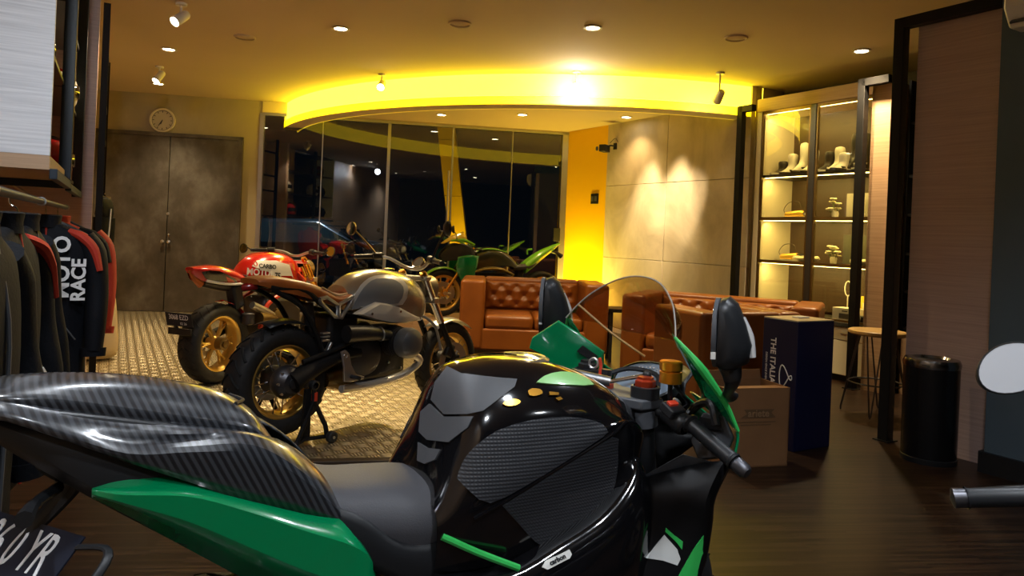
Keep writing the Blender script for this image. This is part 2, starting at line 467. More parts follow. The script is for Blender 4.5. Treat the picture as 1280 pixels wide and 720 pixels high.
# clock
ck = thing('wall_clock', 'round white wall clock above the grey double door', 'clock', BK.p(.84, .0, 2.68))
o = BK.p(.84, .0, 2.68)
MB().lathe([(0, 0), (0, .165), (.03, .172), (.045, .165), (.045, .145), (.03, .14), (.03, 0)], (0, 0, 0), BK.n, 40).build('clock_case', mat('ivory_plastic', (.62, .56, .42), .5), ck)
MB().lathe([(.031, 0), (.032, .139)], (0, 0, 0), BK.n, 40).build('clock_face', mat('clock_face_card', (.50, .44, .32), .6), ck)
mk = MB()
X3 = Matrix((BK.d, Vector((0, 0, 1)), BK.n)).transposed()
for k in range(12):
    a = 2*PI*k/12; mk.box(X3 @ Vector((math.sin(a)*.118, math.cos(a)*.118, .034)), (.008, .022, .003), X3 @ Matrix.Rotation(-a, 3, 'Z'))
mk.lathe([(.032, .134), (.034, .134), (.034, .138), (.032, .138)], (0, 0, 0), BK.n, 40)
mk.build('hour_marks', BLACKP, ck)
for nm, a, ln in (('hour_hand', math.radians(200), .065), ('minute_hand', math.radians(212), .10)):
    MB().box(X3 @ Vector((math.sin(a)*ln*.42, math.cos(a)*ln*.42, .037)), (.009, ln, .003), X3 @ Matrix.Rotation(-a, 3, 'Z')).build(nm, BLACKP, ck)

# glass front: frame line at 2.88 m, panes between slim joints
GT = 2.88
wallbox('wall_glass_header', BK, 2.17, 6.68, -.2, .02, GT, ZC, CEIL)
joints = [2.17, 3.02, 3.97, 4.91, 5.81, 6.60]
for i in range(5):
    a, b = joints[i]+.008, joints[i+1]-.008
    w = lbox(MB(), BK, a, b, -.012, 0, .03, GT-.02).build('window_%d' % (i+1), GLASS_NIGHT); struct(w)
    if i == 2:
        ph = MB()
        for zz in (1.45, 2.1): ph.cyl(BK.p(4.86, 0, zz), BK.p(4.86, .06, zz), .009)
        ph.cyl(BK.p(4.86, .06, 1.35), BK.p(4.86, .06, 2.2), .014); ph.build('pull_handle', ALU, w)
    if i == 4:
        lk = MB(); lbox(lk, BK, 6.50, 6.60, -.03, .03, 1.22, 1.42); lk.build('door_lock', BLACKP, w, bevel=.004)
fr = MB()
for t, hw in ((2.17, .03), (3.02, .006), (3.97, .022), (4.91, .012), (5.81, .006), (6.63, .045)):
    lbox(fr, BK, t-hw, t+hw, -.05, .02, 0, GT)
lbox(fr, BK, 2.17, 6.68, -.05, .02, GT-.03, GT+.01); lbox(fr, BK, 2.17, 6.68, -.05, .02, 0, .04)
struct(fr.build('trim_3', ALU))

# right wall: yellow strip, concrete panels
wallbox('wall_right_yellow', RW, -1.2, -.0, -.3, 0, 0, ZC, YELLOWP)
wallbox('wall_right_core', RW, 0, 2.56, -.5, -.05, 0, ZC, PLASTER); wallbox('wall_right_recess', RW, 2.4, 7.6, -.9, -.6, 0, ZC, LAM_DARK)
pan = MB()
for t0, t1 in ((0, 1.22), (1.228, 2.55)):
    for z0, z1 in ((0, 1.027), (1.033, 2.027), (2.033, ZC)): lbox(pan, RW, t0, t1, -.05, .012, z0, z1)
struct(pan.build('wall_right', CONCRETE, bevel=.003))
sw = MB(); c = RW.p(-.26, .0, 1.88)
st = thing('wall_switch', 'small dark square control panel on the yellow wall strip', 'switch', RW.p(-.26, 0, 1.86))
Rr = Matrix((RW.d, RW.n, Vector((0, 0, 1)))).transposed()
MB().box((0, 0, 0), (.17, .03, .15), Rr).build('switch_plate', BLACKP, st, bevel=.006)
for dx in (-.04, .04): MB().box(Rr @ Vector((dx, .018, .0)), (.05, .012, .07), Rr).build('rocker', GREYP, st, bevel=.003)

# left and rear shell
wallbox('wall_left', LW, -7.5, 9.2, -.65, -.5, 0, ZC, LAM_WARM)
struct(MB().box((-1, -2.9, ZC/2), (16, .2, ZC)).build('wall_rear', LAM_DARK))
struct(MB().box((6.3, 2.0, ZC/2), (.2, 10, ZC)).build('wall_right_front', LAM_DARK))

# dropped ring in the ceiling: lit yellow band, flat lip, inner soffit
RC = Vector((1.0, 12.62, 0)); RR = 4.87; ZB = 2.70
def clip_t(L, r):   # angles at which the ring meets a wall line
    oc = L.o-RC; b = oc.dot(L.d); c = oc.dot(oc)-r*r; q = math.sqrt(b*b-c)
    return [L.p(t) for t in (-b-q, -b+q)]
pl_ = [p for p in clip_t(BK, RR) if p.x < 0][0]
pr_ = [p for p in clip_t(RW, RR) if p.y < 9.5][0]
angl = lambda p: math.atan2(p.y-RC.y, p.x-RC.x) % (2*PI)
A0, A1 = angl(pl_), angl(pr_)
def arcpt(r, a, z): return RC + Vector((math.cos(a)*r, math.sin(a)*r, z))
def ringband(r0, r1, z0, z1, a0, a1, n=90):
    mb = MB(); rows = []
    for k in range(n+1):
        a = a0+(a1-a0)*k/n
        rows.append([arcpt(r0, a, z0), arcpt(r1, a, z0), arcpt(r1, a, z1), arcpt(r0, a, z1)])
    return mb.grid(rows, True, True, True)
rg = thing('ceiling_light_ring', 'large curved band of glowing yellow light under the ceiling', 'ceiling light', (0, 0, 0))
ringband(RR-.03, RR, ZB+.105, ZC-.008, A0-.03, A1+.03).build('lit_band', EM_RING, rg); ringband(RR-.03, RR+.006, ZB+.012, ZB+.10, A0-.03, A1+.03).build('lit_rim', EM_RING2, rg)
ringband(RR-.22, RR+.002, ZB-.0, ZB+.012, A0-.06, A1+.06).build('ring_lip', CEIL, rg)
ringband(RR-.24, RR-.22, ZB, ZC-.01, A0-.10, A1+.10).build('inner_band', mat('dim_yellow_band', (.9, .7, .1), .5, emit=(1, .72, .02), estr=.55), rg)
# inner soffit, slightly below the main ceiling
pts = [arcpt(RR-.25, A0+(A1-A0)*k/60, 2.9) for k in range(61)]
sof = MB().prism([tuple(p) for p in pts]+[tuple(RW.p(-.98, .02, 2.9)), tuple(BK.p(3.0, .03, 2.9))], (0, 0, .03)).build('ceiling_soffit', CEIL); struct(sof)
# ---------------------------------------------------------------- lamps in the ceiling
def spot_light(name, loc, aim, power, col=(1, .82, .58), size=80, blend=.6, r=.05):
    ld = D.lights.new(name, 'SPOT'); ld.energy = power; ld.color = col; ld.spot_size = math.radians(size); ld.spot_blend = blend; ld.shadow_soft_size = r
    o = D.objects.new(name, ld); COL.objects.link(o); o.location = loc
    o.rotation_euler = (Vector(aim)-Vector(loc)).to_track_quat('-Z', 'Y').to_euler(); return o
TRIMW = mat('white_lamp_trim', (.8, .76, .66), .5)
def downlight(x, y, z, label, power=60, col=(1, .74, .40), size=110, group=None):
    t = thing('downlight', label, 'downlight', (x, y, z), 0, group)
    MB().lathe([(0, .055), (-.004, .075), (-.012, .078), (-.012, .06), (-.006, .052)], (0, 0, 0), (0, 0, 1), 28, closed=True).build('lamp_trim', TRIMW, t)
    MB().lathe([(-.007, 0), (-.0075, .056)], (0, 0, 0), (0, 0, 1), 28).build('lamp_lens', EM_WARM, t)
    spot_light('downlight_beam', (x, y, z-.02), (x, y, 0), power, col, size, .8, .05 if y > 3 else .11)
    return t
def zat(px, py, z):
    r = ray(px, py); k = (z-CAM_H)/r.z; return Vector((0, 0, CAM_H)) + r*k
for px, py, lb in ((426, 35, 'lit round downlight in the ceiling left of the round vent'), (741, 34, 'lit round downlight in the ceiling above the brightest spotlight'),
                   (1077, 63, 'lit round downlight in the ceiling above the glass display cabinet'), (211, 61, 'lit downlight between the two spotlights above the clock'),
                   (198, 104, 'lit downlight closest to the clock wall')):
    p = zat(px, py, ZC); downlight(p.x, p.y, ZC, lb, 230 if px > 300 else 130)
for px, lb in ((552, 'small lit downlight under the ring, leftmost of the three'), (653, 'small lit downlight under the ring, middle of the three'), (783, 'small lit downlight under the ring, rightmost of the three')):
    p = Vector(((px-640)/900*9.6, 9.0 if px > 600 else 9.2, 0)); q = ray(px, 143 if px < 700 else 146); k = (2.9-CAM_H)/q.z
    downlight(q.x*k, q.y*k, 2.9, lb, 40, (1, .66, .28))
# cool downlights out of view, added as fill to brighten the front of the shop
for x, y in ((-1.3, .9), (.8, .5), (-1.6, -.3), (.2, -.8), (2.6, -.4), (1.6, 2.2), (-1.0, 2.3)):
    downlight(x, y, ZC, 'unseen white fill downlight added over the near end of the room', 90 if y > 2 else 140, (.84, .91, 1.0), 125, 'downlights over the near end')

def can_spot(px, py, label, aim, power, col=(1, .76, .45), size=40, glare=0., dp=.12):
    q = zat(px, py, ZC-dp-.01)
    t = thing('spotlight', label, 'spotlight', (q.x, q.y, ZC))
    MB().cyl((0, 0, 0), (0, 0, -.02), .045).build('ceiling_mount', TRIMW, t)
    MB().tube([(0, 0, -.02), (0, 0, -dp+.03)], .010).build('stem', TRIMW, t)
    a = (Vector(aim)-Vector((q.x, q.y, ZC-dp))).normalized(); c = Vector((0, 0, -dp))
    MB().lathe([(-.075, 0), (-.075, .03), (-.06, .038), (.07, .045), (.075, .042), (.062, .036)], c, a, 24).build('lamp_can', TRIMW, t)
    MB().lathe([(.063, 0), (.0625, .037)] if not glare else [(.095, 0), (.09, .03), (.076, .05), (.06, .05)], c, a, 24).build('lamp_lens', lamp_mat('spot_lens_bright', (1, .9, .7), 160) if glare else EM_WARM, t)
    spot_light('spot_beam', Vector((q.x, q.y, ZC-dp))+a*.09, aim, power, col, size, .5, .03)
can_spot(226, 24, 'white can spotlight on the ceiling, nearest of the pair above the clock', (-4.2, 3.2, .4), 60)
can_spot(199, 97, 'white can spotlight on the ceiling, farther of the pair above the clock', (-5.0, 6.4, .2), 60)
can_spot(477, 107, 'white can spotlight hanging in front of the left part of the ring', (-1.6, 5.0, .6), 120, size=50)
can_spot(720, 110, 'glaring spotlight at the middle of the lit ring', (.45, 3.2, 1.0), 160, glare=1, size=45, dp=.17)
can_spot(899, 122, 'white can spotlight in front of the right end of the ring', RW.p(.9, 0, 1.3), 150, size=36, dp=.25)
for t_ in (1.02, 1.55): spot_light('wall_wash', RW.p(t_, .42, 2.84), RW.p(t_-.15, 0, 1.5), 170, (1, .75, .40), 42, .9, .06)
spot_light('panel_fill', (-.55, .45, 2.95), (-2.3, 3.0, 2.2), 85, (.86, .92, 1.0), 60, .9, .08)  # no fitting: added cool lamp that brightens the whitewashed end panel
# round ceiling vents
for px, py, lb in ((575, 29, 'round ceiling vent between two downlights'), (920, 47, 'round ceiling vent right of the glaring spotlight'), (306, 46, 'faint flat round detector on the ceiling above the clock')):
    p = zat(px, py, ZC)
    v = thing('ceiling_vent', lb, 'ceiling vent', (p.x, p.y, ZC))
    MB().lathe([(0, .10), (-.014, .098), (-.016, .085), (-.006, .08)], (0, 0, 0), (0, 0, 1), 32, closed=True).build('vent_rim', CEIL, v)
    MB().lathe([(-.012, 0), (-.010, .05), (-.004, .078)], (0, 0, 0), (0, 0, 1), 32).build('vent_disc', CEIL, v)
# added warm lamp, hidden at the foot of the yellow strip wall to brighten it
ul = D.lights.new('hidden_uplight', 'AREA'); ul.energy = 45; ul.color = (1, .72, .08); ul.size = .5; ul.size_y = .12; ul.shape = 'RECTANGLE'
uo = D.objects.new('hidden_uplight', ul); COL.objects.link(uo); uo.location = RW.p(-.5, .45, .25); uo.rotation_euler = (RW.p(-.5, 0, 1.2)-RW.p(-.5, .45, .25)).to_track_quat('-Z', 'Y').to_euler()
# world: night
wd = D.worlds.new('night'); SC.world = wd; wd.use_nodes = True
wd.node_tree.nodes['Background'].inputs[0].default_value = (.02, .035, .06, 1); wd.node_tree.nodes['Background'].inputs[1].default_value = .06
SC.view_settings.view_transform = 'Standard'; SC.view_settings.look = 'None'; SC.view_settings.gamma = 1; SC.view_settings.exposure = 0.5
SC.view_settings.use_curve_mapping = False
# ---------------------------------------------------------------- right side: display cabinet, wood block, bin, stool
def lb(mb, t0, t1, n0, n1, z0, z1):    # box in a wall frame's own axes (x along the wall, y into the wall)
    return mb.box(((t0+t1)/2, -(n0+n1)/2, (z0+z1)/2), (abs(t1-t0), abs(n1-n0), abs(z1-z0)))
def wthing(name, label, cat, L, t, n=0., z=0., group=None): return thing(name, label, cat, L.p(t, n, z), L.ang, group)
cab = wthing('display_cabinet', 'tall glass-fronted display cabinet with lit shelves along the right wall', 'cabinet', RW, 2.7)
W = 1.34                                            # 2.70 .. 4.04
m = MB(); lb(m, -.06, 0, -.55, .02, 0, 2.84); lb(m, W, W+.03, -.55, .02, 0, 2.84); m.build('side_panel', CREAM, cab)
lb(MB(), 0, W, -.55, -.53, .6, 2.75).build('back_panel', LAM_DARK, cab)
lb(MB(), -.06, W+.03, -.55, .03, 2.74, 2.88).build('cornice', LAM_WARM, cab, bevel=.004)
lb(MB(), -.06, W+.03, -.55, .04, .53, .57).build('counter', mat('dark_counter', (.05, .05, .045), .3), cab, bevel=.003)
lb(MB(), -.06, W+.03, -.55, .0, .06, .53).build('base_carcass', LAM_WARM, cab)
lb(MB(), -.06, W+.03, -.5, -.04, 0, .06).build('plinth', BLACKP, cab)
for i in range(3):
    a = -.05+i*.47
    d = lb(MB(), a+.004, a+.462, .0, .018, .40, .525).build('drawer', CREAM, cab, bevel=.003)
    lb(MB(), a+.17, a+.29, .018, .03, .455, .467).build('handle', ALU, d)
    d = lb(MB(), a+.004, a+.462, .0, .018, .065, .392).build('door', CREAM, cab, bevel=.003)
    MB().sphere((a+.42, -.026, .26), .011).build('knob', ALU, d)
SHZ = (2.05, 1.585, 1.126)
for i, z in enumerate(SHZ):
    s = lb(MB(), 0, W, -.53, -.02, z-.03, z).build('shelf', BLACKP, cab)
    lb(MB(), .02, W-.02, -.07, -.05, z-.035, z-.0305).build('led_strip', EM_LED, s)
lb(MB(), .02, W-.02, -.06, -.035, 2.715, 2.735).build('led_strip', EM_LED, cab)
for a, b in ((0, .62), (.68, W)):
    g = lb(MB(), a+.02, b-.02, -.008, .0, .6, 2.73).build('glass_door', GLASS_CLEAR, cab)
    f = MB(); lb(f, a, a+.022, -.015, .012, .57, 2.74); lb(f, b-.022, b, -.015, .012, .57, 2.74); lb(f, a, b, -.015, .012, .57, .59); lb(f, a, b, -.015, .012, 2.71, 2.74); lb(f, a, b, -.015, .012, 1.56, 1.59); lb(f, a, b, -.015, .012, 1.105, 1.13)
    f.build('door_frame', BRONZE, g)
lb(MB(), .62, .68, -.03, .02, .57, 2.74).build('mullion', DARKALU, cab)
def area(name, loc, aim, power, col, sx, sy):
    l = D.lights.new(name, 'AREA'); l.energy = power; l.color = col; l.shape = 'RECTANGLE'; l.size = sx; l.size_y = sy
    o = D.objects.new(name, l); COL.objects.link(o); o.location = loc; dirv = (Vector(aim)-Vector(loc)).normalized()
    q = dirv.to_track_quat('-Z', 'Y'); o.rotation_euler = q.to_euler(); return o

for z in (2.73,)+SHZ:
    for q in (.33, 1.0): area('shelf_led', RW.p(2.7+q, -.10, z-.05), RW.p(2.7+q, -.30, z-.5), 3.2, (1, .70, .18), .6, .03)
# boots and gear on the cabinet shelves
def boot(t, n, z, h, label, col, sole, rz=0.):
    b = wthing('riding_boot', label, 'boot', RW, 2.7+t, n, z, 'riding boots on the top shelf'); b.rotation_euler.z += rz
    w = .045; rows = []
    for (yy, zz, rx, ry) in ((.02, h, .052, .06), (.02, h*.75, .05, .058), (.015, h*.5, .042, .05), (.01, h*.36, .044, .056), (-.02, h*.24, .046, .085), (-.05, h*.12, .048, .12), (-.055, .03, .049, .13)):
        rows.append([Vector((rx*math.cos(a), yy+ry*math.sin(a), zz)) for a in [2*PI*k/16 for k in range(16)]])
    MB().grid(rows, True, True, True).build('boot_shaft', col, b, sub=1)
    MB().grid([[Vector((.052*math.cos(a), -.055+.135*math.sin(a), q)) for a in [2*PI*k/20 for k in range(20)]] for q in (0, .028)], True, True, True).build('sole', sole, b, bevel=.003)
    lb(MB(), -.03, .03, -.048, -.036, h*.55, h*.72).build('shin_plate', sole, b, bevel=.006)
    MB().box((0, -.05, h*.2), (.095, .06, .02)).build('strap', sole, b, bevel=.004)
bw, bk = mat('white_boot_leather', (.72, .70, .64), .4), mat('black_boot_leather', (.015, .015, .015), .4)
for t, n, h, c, s, lb_ in ((.10, -.22, .17, bk, bw, 'low dark boot at the left end of the top shelf'), (.20, -.25, .25, bw, bk, 'short white boot second from the left on the top shelf'),
        (.34, -.26, .36, bw, bk, 'tall white boot at the middle of the left half of the top shelf'), (.47, -.24, .28, bw, bk, 'white boot just left of the cabinet mullion'),
        (.66, -.24, .24, bk, bw, 'black boot just right of the cabinet mullion'), (.76, -.26, .28, bw, bk, 'white boot left of the two tall black boots'),
        (.88, -.16, .20, bw, bk, 'small white boot beside the tall black boots'), (.90, -.32, .42, bk, bw, 'tall black and white boot left of the black frame'), (1.03, -.28, .40, bk, bw, 'tall black and white boot half behind the black frame')):
    boot(t, n, SHZ[0], h, lb_, c, s)
def flowers(t, n, z, label):
    f = wthing('flower_bunch', label, 'flowers', RW, 2.7+t, n, z)
    st = MB(); rnd = random.Random(int(t*100+z*10))
    for k in range(9):
        a = rnd.uniform(0, 6.28); r = rnd.uniform(.01, .065); p = Vector((r*math.cos(a), r*math.sin(a), rnd.uniform(.07, .19)))
        st.tube([(0, 0, 0), tuple(p*.6), tuple(p)], .003, 5)
        bl = MB(); bl.sphere(p, .014, 8, 6)
        for q in range(6):
            b = q*PI/3; e = Vector((math.cos(b), math.sin(b), .35))*.02
            bl.sphere(p+e, .017, 7, 5, (1, 1, .6))
        bl.build('blossom', mat('cream_petals', (.80, .76, .52), .7), f)
    st.build('stems', mat('stem_green', (.10, .20, .03), .6), f); 
    MB().lathe([(0, .03), (.05, .036), (.07, .03), (.066, .026)], (0, 0, 0), (0, 0, 1), 16).build('pot', CREAM, f)
flowers(.80, -.18, SHZ[1], 'small bunch of white flowers on the second cabinet shelf'); flowers(.79, -.2, SHZ[2], 'small bunch of white flowers on the third cabinet shelf')
def muffler(t, z, label, y=-.22):
    f = wthing('exhaust_muffler', label, 'exhaust', RW, 2.7+t, y, z+.045)
    MB().lathe([(-.13, .02), (-.11, .036), (.08, .042), (.10, .03), (.11, .024)], (0, 0, 0), (1, 0, .06), 18).build('muffler_can', mat('yellow_brass', (.72, .45, .06), .35, .6), f)
    MB().tube([(.10, 0, .0), (.17, 0, .01), (.2, -.03, .0)], .016, 10, 4).build('inlet_pipe', ALU, f)
    MB().tube([(-.12, .02, -.02), (-.17, .02, .05), (-.10, .02, .13), (.02, .02, .13), (.05, .02, .05)], .003, 6, 5).build('hanging_wire', BLACKP, f)
    MB().box((0, .0, -.036), (.3, .16, .016)).build('display_base', CREAM, f)
muffler(.30, SHZ[1], 'yellow can exhaust lying on the second cabinet shelf'); muffler(.26, SHZ[2], 'yellow can exhaust lying on the third cabinet shelf')
def boxy(name, t, n, z, size, label, m, m2=None, L=RW, t0=2.7, rz=0., cat='box', bev=.004, group=None):
    b = wthing(name, label, cat, L, t0+t, n, z, group); b.rotation_euler.z += rz
    MB().box((0, 0, size[2]/2), size).build('box_body', m, b, bevel=bev)
    MB().box((0, -size[1]/2-.001, size[2]*.55), (size[0]*.6, .003, size[2]*.4)).build('front_label', m2 or PAPERW, b)
    return b
boxy('parcel_box', 1.02, -.40, SHZ[1], (.40, .14, .26), 'wide grey box behind the flowers on the second shelf', mat('grey_card', (.32, .30, .24), .5), mat('grey_card_dark', (.28, .26, .2), .5))
boxy('price_card', 1.06, -.2, SHZ[1], (.09, .03, .05), 'small white card standing on the second shelf', PAPERW, cat='card')
boxy('parcel_box', 1.27, -.12, SHZ[1], (.06, .05, .19), 'narrow purple box at the right end of the second shelf', mat('purple_card', (.12, .09, .24), .5), PAPERW)
boxy('parcel_box', 1.0, -.42, SHZ[2], (.44, .12, .30), 'wide dark green box on the third shelf', mat('dark_green_card', (.05, .055, .03), .5), mat('dark_green_card2', (.06, .06, .035), .5))
def glove(t, n, z, label):
    g = wthing('folded_glove', label, 'glove', RW, 2.7+t, n, z); lm = mat('cream_glove', (.62, .58, .40), .6)
    MB().grid([[Vector((x, .055*w*math.cos(a), .035+.035*math.sin(a)*(1.15-w*.3))) for a in [2*PI*k/12 for k in range(12)]] for x, w in ((-.14, .5), (-.11, .95), (-.03, 1.1), (.05, .95), (.09, .9))], True, True, True).build('cuff', lm, g, sub=1)
    m = MB()
    for k in range(4): m.tube([(.07, -.04+.026*k, .035), (.12, -.045+.03*k, .045+.01*(k % 2)), (.16-.012*abs(k-1.5), -.05+.033*k, .03)], [.014, .013, .010], 8, 3)
    m.tube([(.02, .05, .03), (.06, .085, .035), (.09, .09, .03)], [.015, .014, .01], 8, 3); m.build('fingers', lm, g)
    MB().box((-.06, 0, .076), (.05, .06, .012)).build('knuckle_guard', BLACKP, g, bevel=.004)
glove(.45, -.2, SHZ[2], 'pale glove lying beside the yellow exhaust on the third shelf'); glove(1.12, -.2, SHZ[2], 'big pale glove near the right end of the third shelf')
# counter items
wb = wthing('white_carton', 'white carton with small dark print on the cabinet counter', 'box', RW, 2.7+1.01, -.16, .57)
MB().box((0, 0, .065), (.25, .16, .13)).build('carton_body', PAPERW, wb, bevel=.003)
MB().box((0, -.081, .052), (.10, .003, .05)).build('printed_patch', GREYP, wb); MB().box((0.01, -.081, .10), (.06, .003, .012)).build('printed_strip', GREYP, wb)
lp = wthing('wire_stand', 'thin white wire stand with an oval loop behind the white carton', 'stand', RW, 2.7+.87, -.34, .57)
MB().tube([(0, 0, .0), (0, 0, .24)], .005, 8).build('stem', WHITE, lp)
MB().tube([(.035*math.sin(2*PI*k/20), 0, .31-.075*math.cos(2*PI*k/20)) for k in range(21)], .006, 8).build('loop', WHITE, lp)
MB().lathe([(0, 0), (0, .05), (.012, .045), (.014, 0)], (0, 0, 0), (0, 0, 1), 20).build('foot', WHITE, lp)
boxy('picture_card', 1.14, -.38, .57, (.22, .03, .33), 'framed pale picture card leaning at the back of the counter', mat('pale_picture', (.55, .48, .30), .5), mat('picture_ink', (.35, .30, .2), .5), cat='picture')
boxy('yellow_carton', 1.12, -.30, .57, (.12, .06, .25), 'yellow carton behind the white carton on the counter', mat('yellow_card', (.75, .55, .05), .5), PAPERW)
boxy('red_bottle_box', 1.24, -.25, .57, (.05, .05, .16), 'small red and white box on the counter beside the yellow carton', mat('red_card', (.5, .05, .03), .5), PAPERW)
cp = wthing('black_camera', 'small black gadget on the counter behind the black frame', 'gadget', RW, 2.7+1.15, -.14, .57)
MB().box((0, 0, .035), (.13, .07, .07)).build('gadget_body', BLACKP, cp, bevel=.012); MB().lathe([(0, .03), (.04, .028), (.045, .022)], (0, -.035, .04), (0, -1, 0), 18).build('gadget_lens', GREYP, cp)

# wood divider and the dark shelf beyond it
lbm = wthing('wood_divider', 'warm wood upright panel at the right end of the display cabinet', 'panel', RW, 4.08)
lb(MB(), 0, .03, -.55, .17, 0, 2.84).build('return_face', LAM_WARM, lbm); lb(MB(), .0, .20, .12, .17, 0, 2.82).build('front_face', LAM_WARM, lbm)
shf = wthing('dark_shelf_unit', 'dark shelf unit between the wood divider and the big wood panel', 'shelf', RW, 4.32)
lb(MB(), 0, 1.8, -.55, -.52, 0, 2.82).build('back_panel', BLACKP, shf)
for z in (2.45, 1.97, 1.62, 1.27, .93, .60): lb(MB(), 0, 1.8, -.52, -.02, z-.025, z).build('shelf_board', BLACKP, shf)
lb(MB(), 0, .02, -.52, 0, 0, 2.82).build('side_panel', BLACKP, shf); lb(MB(), 1.78, 1.8, -.52, 0, 0, 2.82).build('side_panel', BLACKP, shf)
lb(MB(), .02, 1.78, -.52, .0, 0, .52).build('base_cabinet', LAM_WARM, shf)
RITEMS = ((.36, 1.62, (.15, .12, .24), PAPERW, 'white boxed accessory with dark window on the dark shelf, upper one'), (.36, 1.27, (.15, .12, .23), PAPERW, 'white boxed accessory with dark window on the dark shelf, lower one'),
          (.36, .93, (.14, .12, .24), mat('checked_card', (.35, .33, .3), .5), 'patterned grey box under the two white boxes on the dark shelf'), (.36, .60, (.2, .18, .12), BLACKP, 'flat black case near the bottom of the dark shelf'))
for t, z, sz, mm, lab in RITEMS:
    b = boxy('accessory_box', t, -.10, z, sz, lab, mm, BLACKP, t0=4.32)
    b.rotation_euler.z += .2
    MB().box((.03, -.02, sz[2]+.006), (.05, .05, .012)).build('red_tab', REDPL, b)
wthing_rt = None
# black square-tube frames
def frame_post(name, label, L, t, n, z1, t2, n2):
    f = wthing(name, label, 'steel frame', L, t, n); q = .035
    MB().box((0, 0, z1/2), (q*2, q*2, z1)).build('post', BLACK, f, bevel=.003)
    e = Vector((t2-t, -(n2-n), 0)); a = math.atan2(e.y, e.x)
    MB().box((e.x/2, e.y/2, z1-q), (e.length, q*2, q*2), a).build('top_rail', BLACK, f, bevel=.003)
    MB().box((0, 0, .004), (.11, .11, .008)).build('foot_plate', BLACK, f)
    return f
frame_post('steel_portal', 'slim black steel frame at the left end of the display cabinet', RW, 2.55, .17, 2.80, 2.72, .17)
frame_post('steel_portal', 'black steel frame standing in front of the display cabinet behind the stool', RW, 4.04, .25, 2.84, 4.30, .25)
frame_post('steel_portal', 'tall black steel frame edging the big wood panel beside the black bin', RW, 5.24, 1.66, 2.84, 5.98, 1.66)
# wood-faced block, slate pillar
blk = wthing('wood_panel_block', 'large wood-faced partition block behind the black bin', 'partition', RW, 5.32)
lb(MB(), 0, .57, 1.52, 1.60, .0, 2.82).build('front_panel', LAM_PINK, blk); lb(MB(), .02, .57, .25, 1.52, 0, 2.82).build('core', LAM_DARK, blk)
pil = wallbox('wall_slate_pillar', RW, 5.90, 7.2, .25, 1.75, 0, ZC, SLATE)
wallbox('baseboard_right', RW, 5.88, 7.2, 1.75, 1.775, 0, .12, BLACKP); wallbox('trim_4', RW, 5.875, 5.9, 1.6, 1.765, .0, .12, BLACKP)
ac = wthing('air_conditioner', 'pale wall unit at the top of the slate pillar', 'air conditioner', RW, 6.00, 1.75, 2.56)
pr = [(0, 0), (0, .30), (-.16, .30), (-.20, .26), (-.21, .10), (-.14, 0)]
MB().prism([(0, y, z) for y, z in pr], (.8, 0, 0)).build('unit_case', WHITE, ac, bevel=.015); MB().box((.4, -.17, .03), (.74, .05, .012), Matrix.Rotation(.6, 3, 'X')).build('louvre', GREYP, ac)
# bin
bn = thing('trash_bin', 'tall black cylindrical bin with a steel rim', 'bin', (2.62, 4.44, 0))
MB().lathe([(0, 0), (0, .148), (.012, .152), (.58, .155), (.585, .15), (.58, .14), (.1, .13)], (0, 0, 0), (0, 0, 1), 40).build('bin_body', mat('black_gloss_bin', (.008, .008, .009), .25), bn)
MB().lathe([(.575, .157), (.60, .16), (.625, .15), (.63, .11), (.615, .10), (.6, .12)], (0, 0, 0), (0, 0, 1), 40).build('bin_lid_ring', mat('dark_chrome', (.25, .25, .26), .2, 1.0), bn)
MB().lathe([(.61, 0), (.618, .06), (.612, .108)], (0, 0, 0), (0, 0, 1), 32).build('flap', BLACKP, bn); MB().lathe([(0, .155), (.03, .157), (.034, .15)], (0, 0, 0), (0, 0, 1), 40).build('foot_ring', BLACKP, bn)
# stool with hairpin legs
so = thing('wooden_stool', 'round wood-topped stool on thin dark hairpin legs', 'stool', (2.87, 5.60, 0), .2)
MB().lathe([(0, 0), (0, .195), (.012, .208), (.03, .208), (.036, .2), (.036, 0)], (0, 0, .62), (0, 0, 1), 40).build('seat', mat('stool_top_wood', (.42, .27, .10), .4, noise=.2, nscale=9), so)
for k in range(4):
    a = PI/4+k*PI/2; c, s = math.cos(a), math.sin(a); q = Vector((-s, c, 0))
    top = Vector((c*.12, s*.12, .62)); ft = Vector((c*.24, s*.24, .008))
    MB().tube([top+q*.055, ft+q*.006+Vector((0, 0, .02)), ft, ft-q*.006+Vector((0, 0, .02)), top-q*.055], .006, 8).build('leg', DARKALU, so)
MB().torus((0, 0, .25), .192, .006, (0, 0, 1), 40, 8).build('foot_ring', DARKALU, so)
# cartons
kb = thing('cardboard_box', 'brown cardboard box with faded printing and an open flap', 'box', (1.25, 4.08, 0), math.atan2(.11, .405))
w, d, h = .42, .29, .455
bx = MB()
for a in ((w/2, .003, h/2, w, .006, h), (w/2, d-.003, h/2, w, .006, h), (.003, d/2, h/2, .006, d, h), (w-.003, d/2, h/2, .006, d, h), (w/2, d/2, .004, w, d, .008)): bx.box(a[:3], a[3:])
bx.build('carton_body', CARD, kb)
MB().prism([(0, d-.003, h), (w, d-.003, h), (w-.01, d+.0, h+.055), (.01, d+.0, h+.05)], (0, .004, 0)).build('back_flap', CARD, kb)
MB().prism([(.0, .0, h-.002), (w, .0, h-.002), (w, d*.46, h-.016), (0, d*.46, h-.02)], (0, 0, .004)).build('front_flap', CARD, kb)
ink = mat('faded_brown_ink', (.14, .075, .03), .75)
MB().prism([(.10, -.0012, .285), (.33, -.0012, .285), (.30, -.0012, .315), (.32, -.0012, .335), (.12, -.0012, .335), (.14, -.0012, .31)], (0, .001, 0)).build('printed_banner', ink, kb)
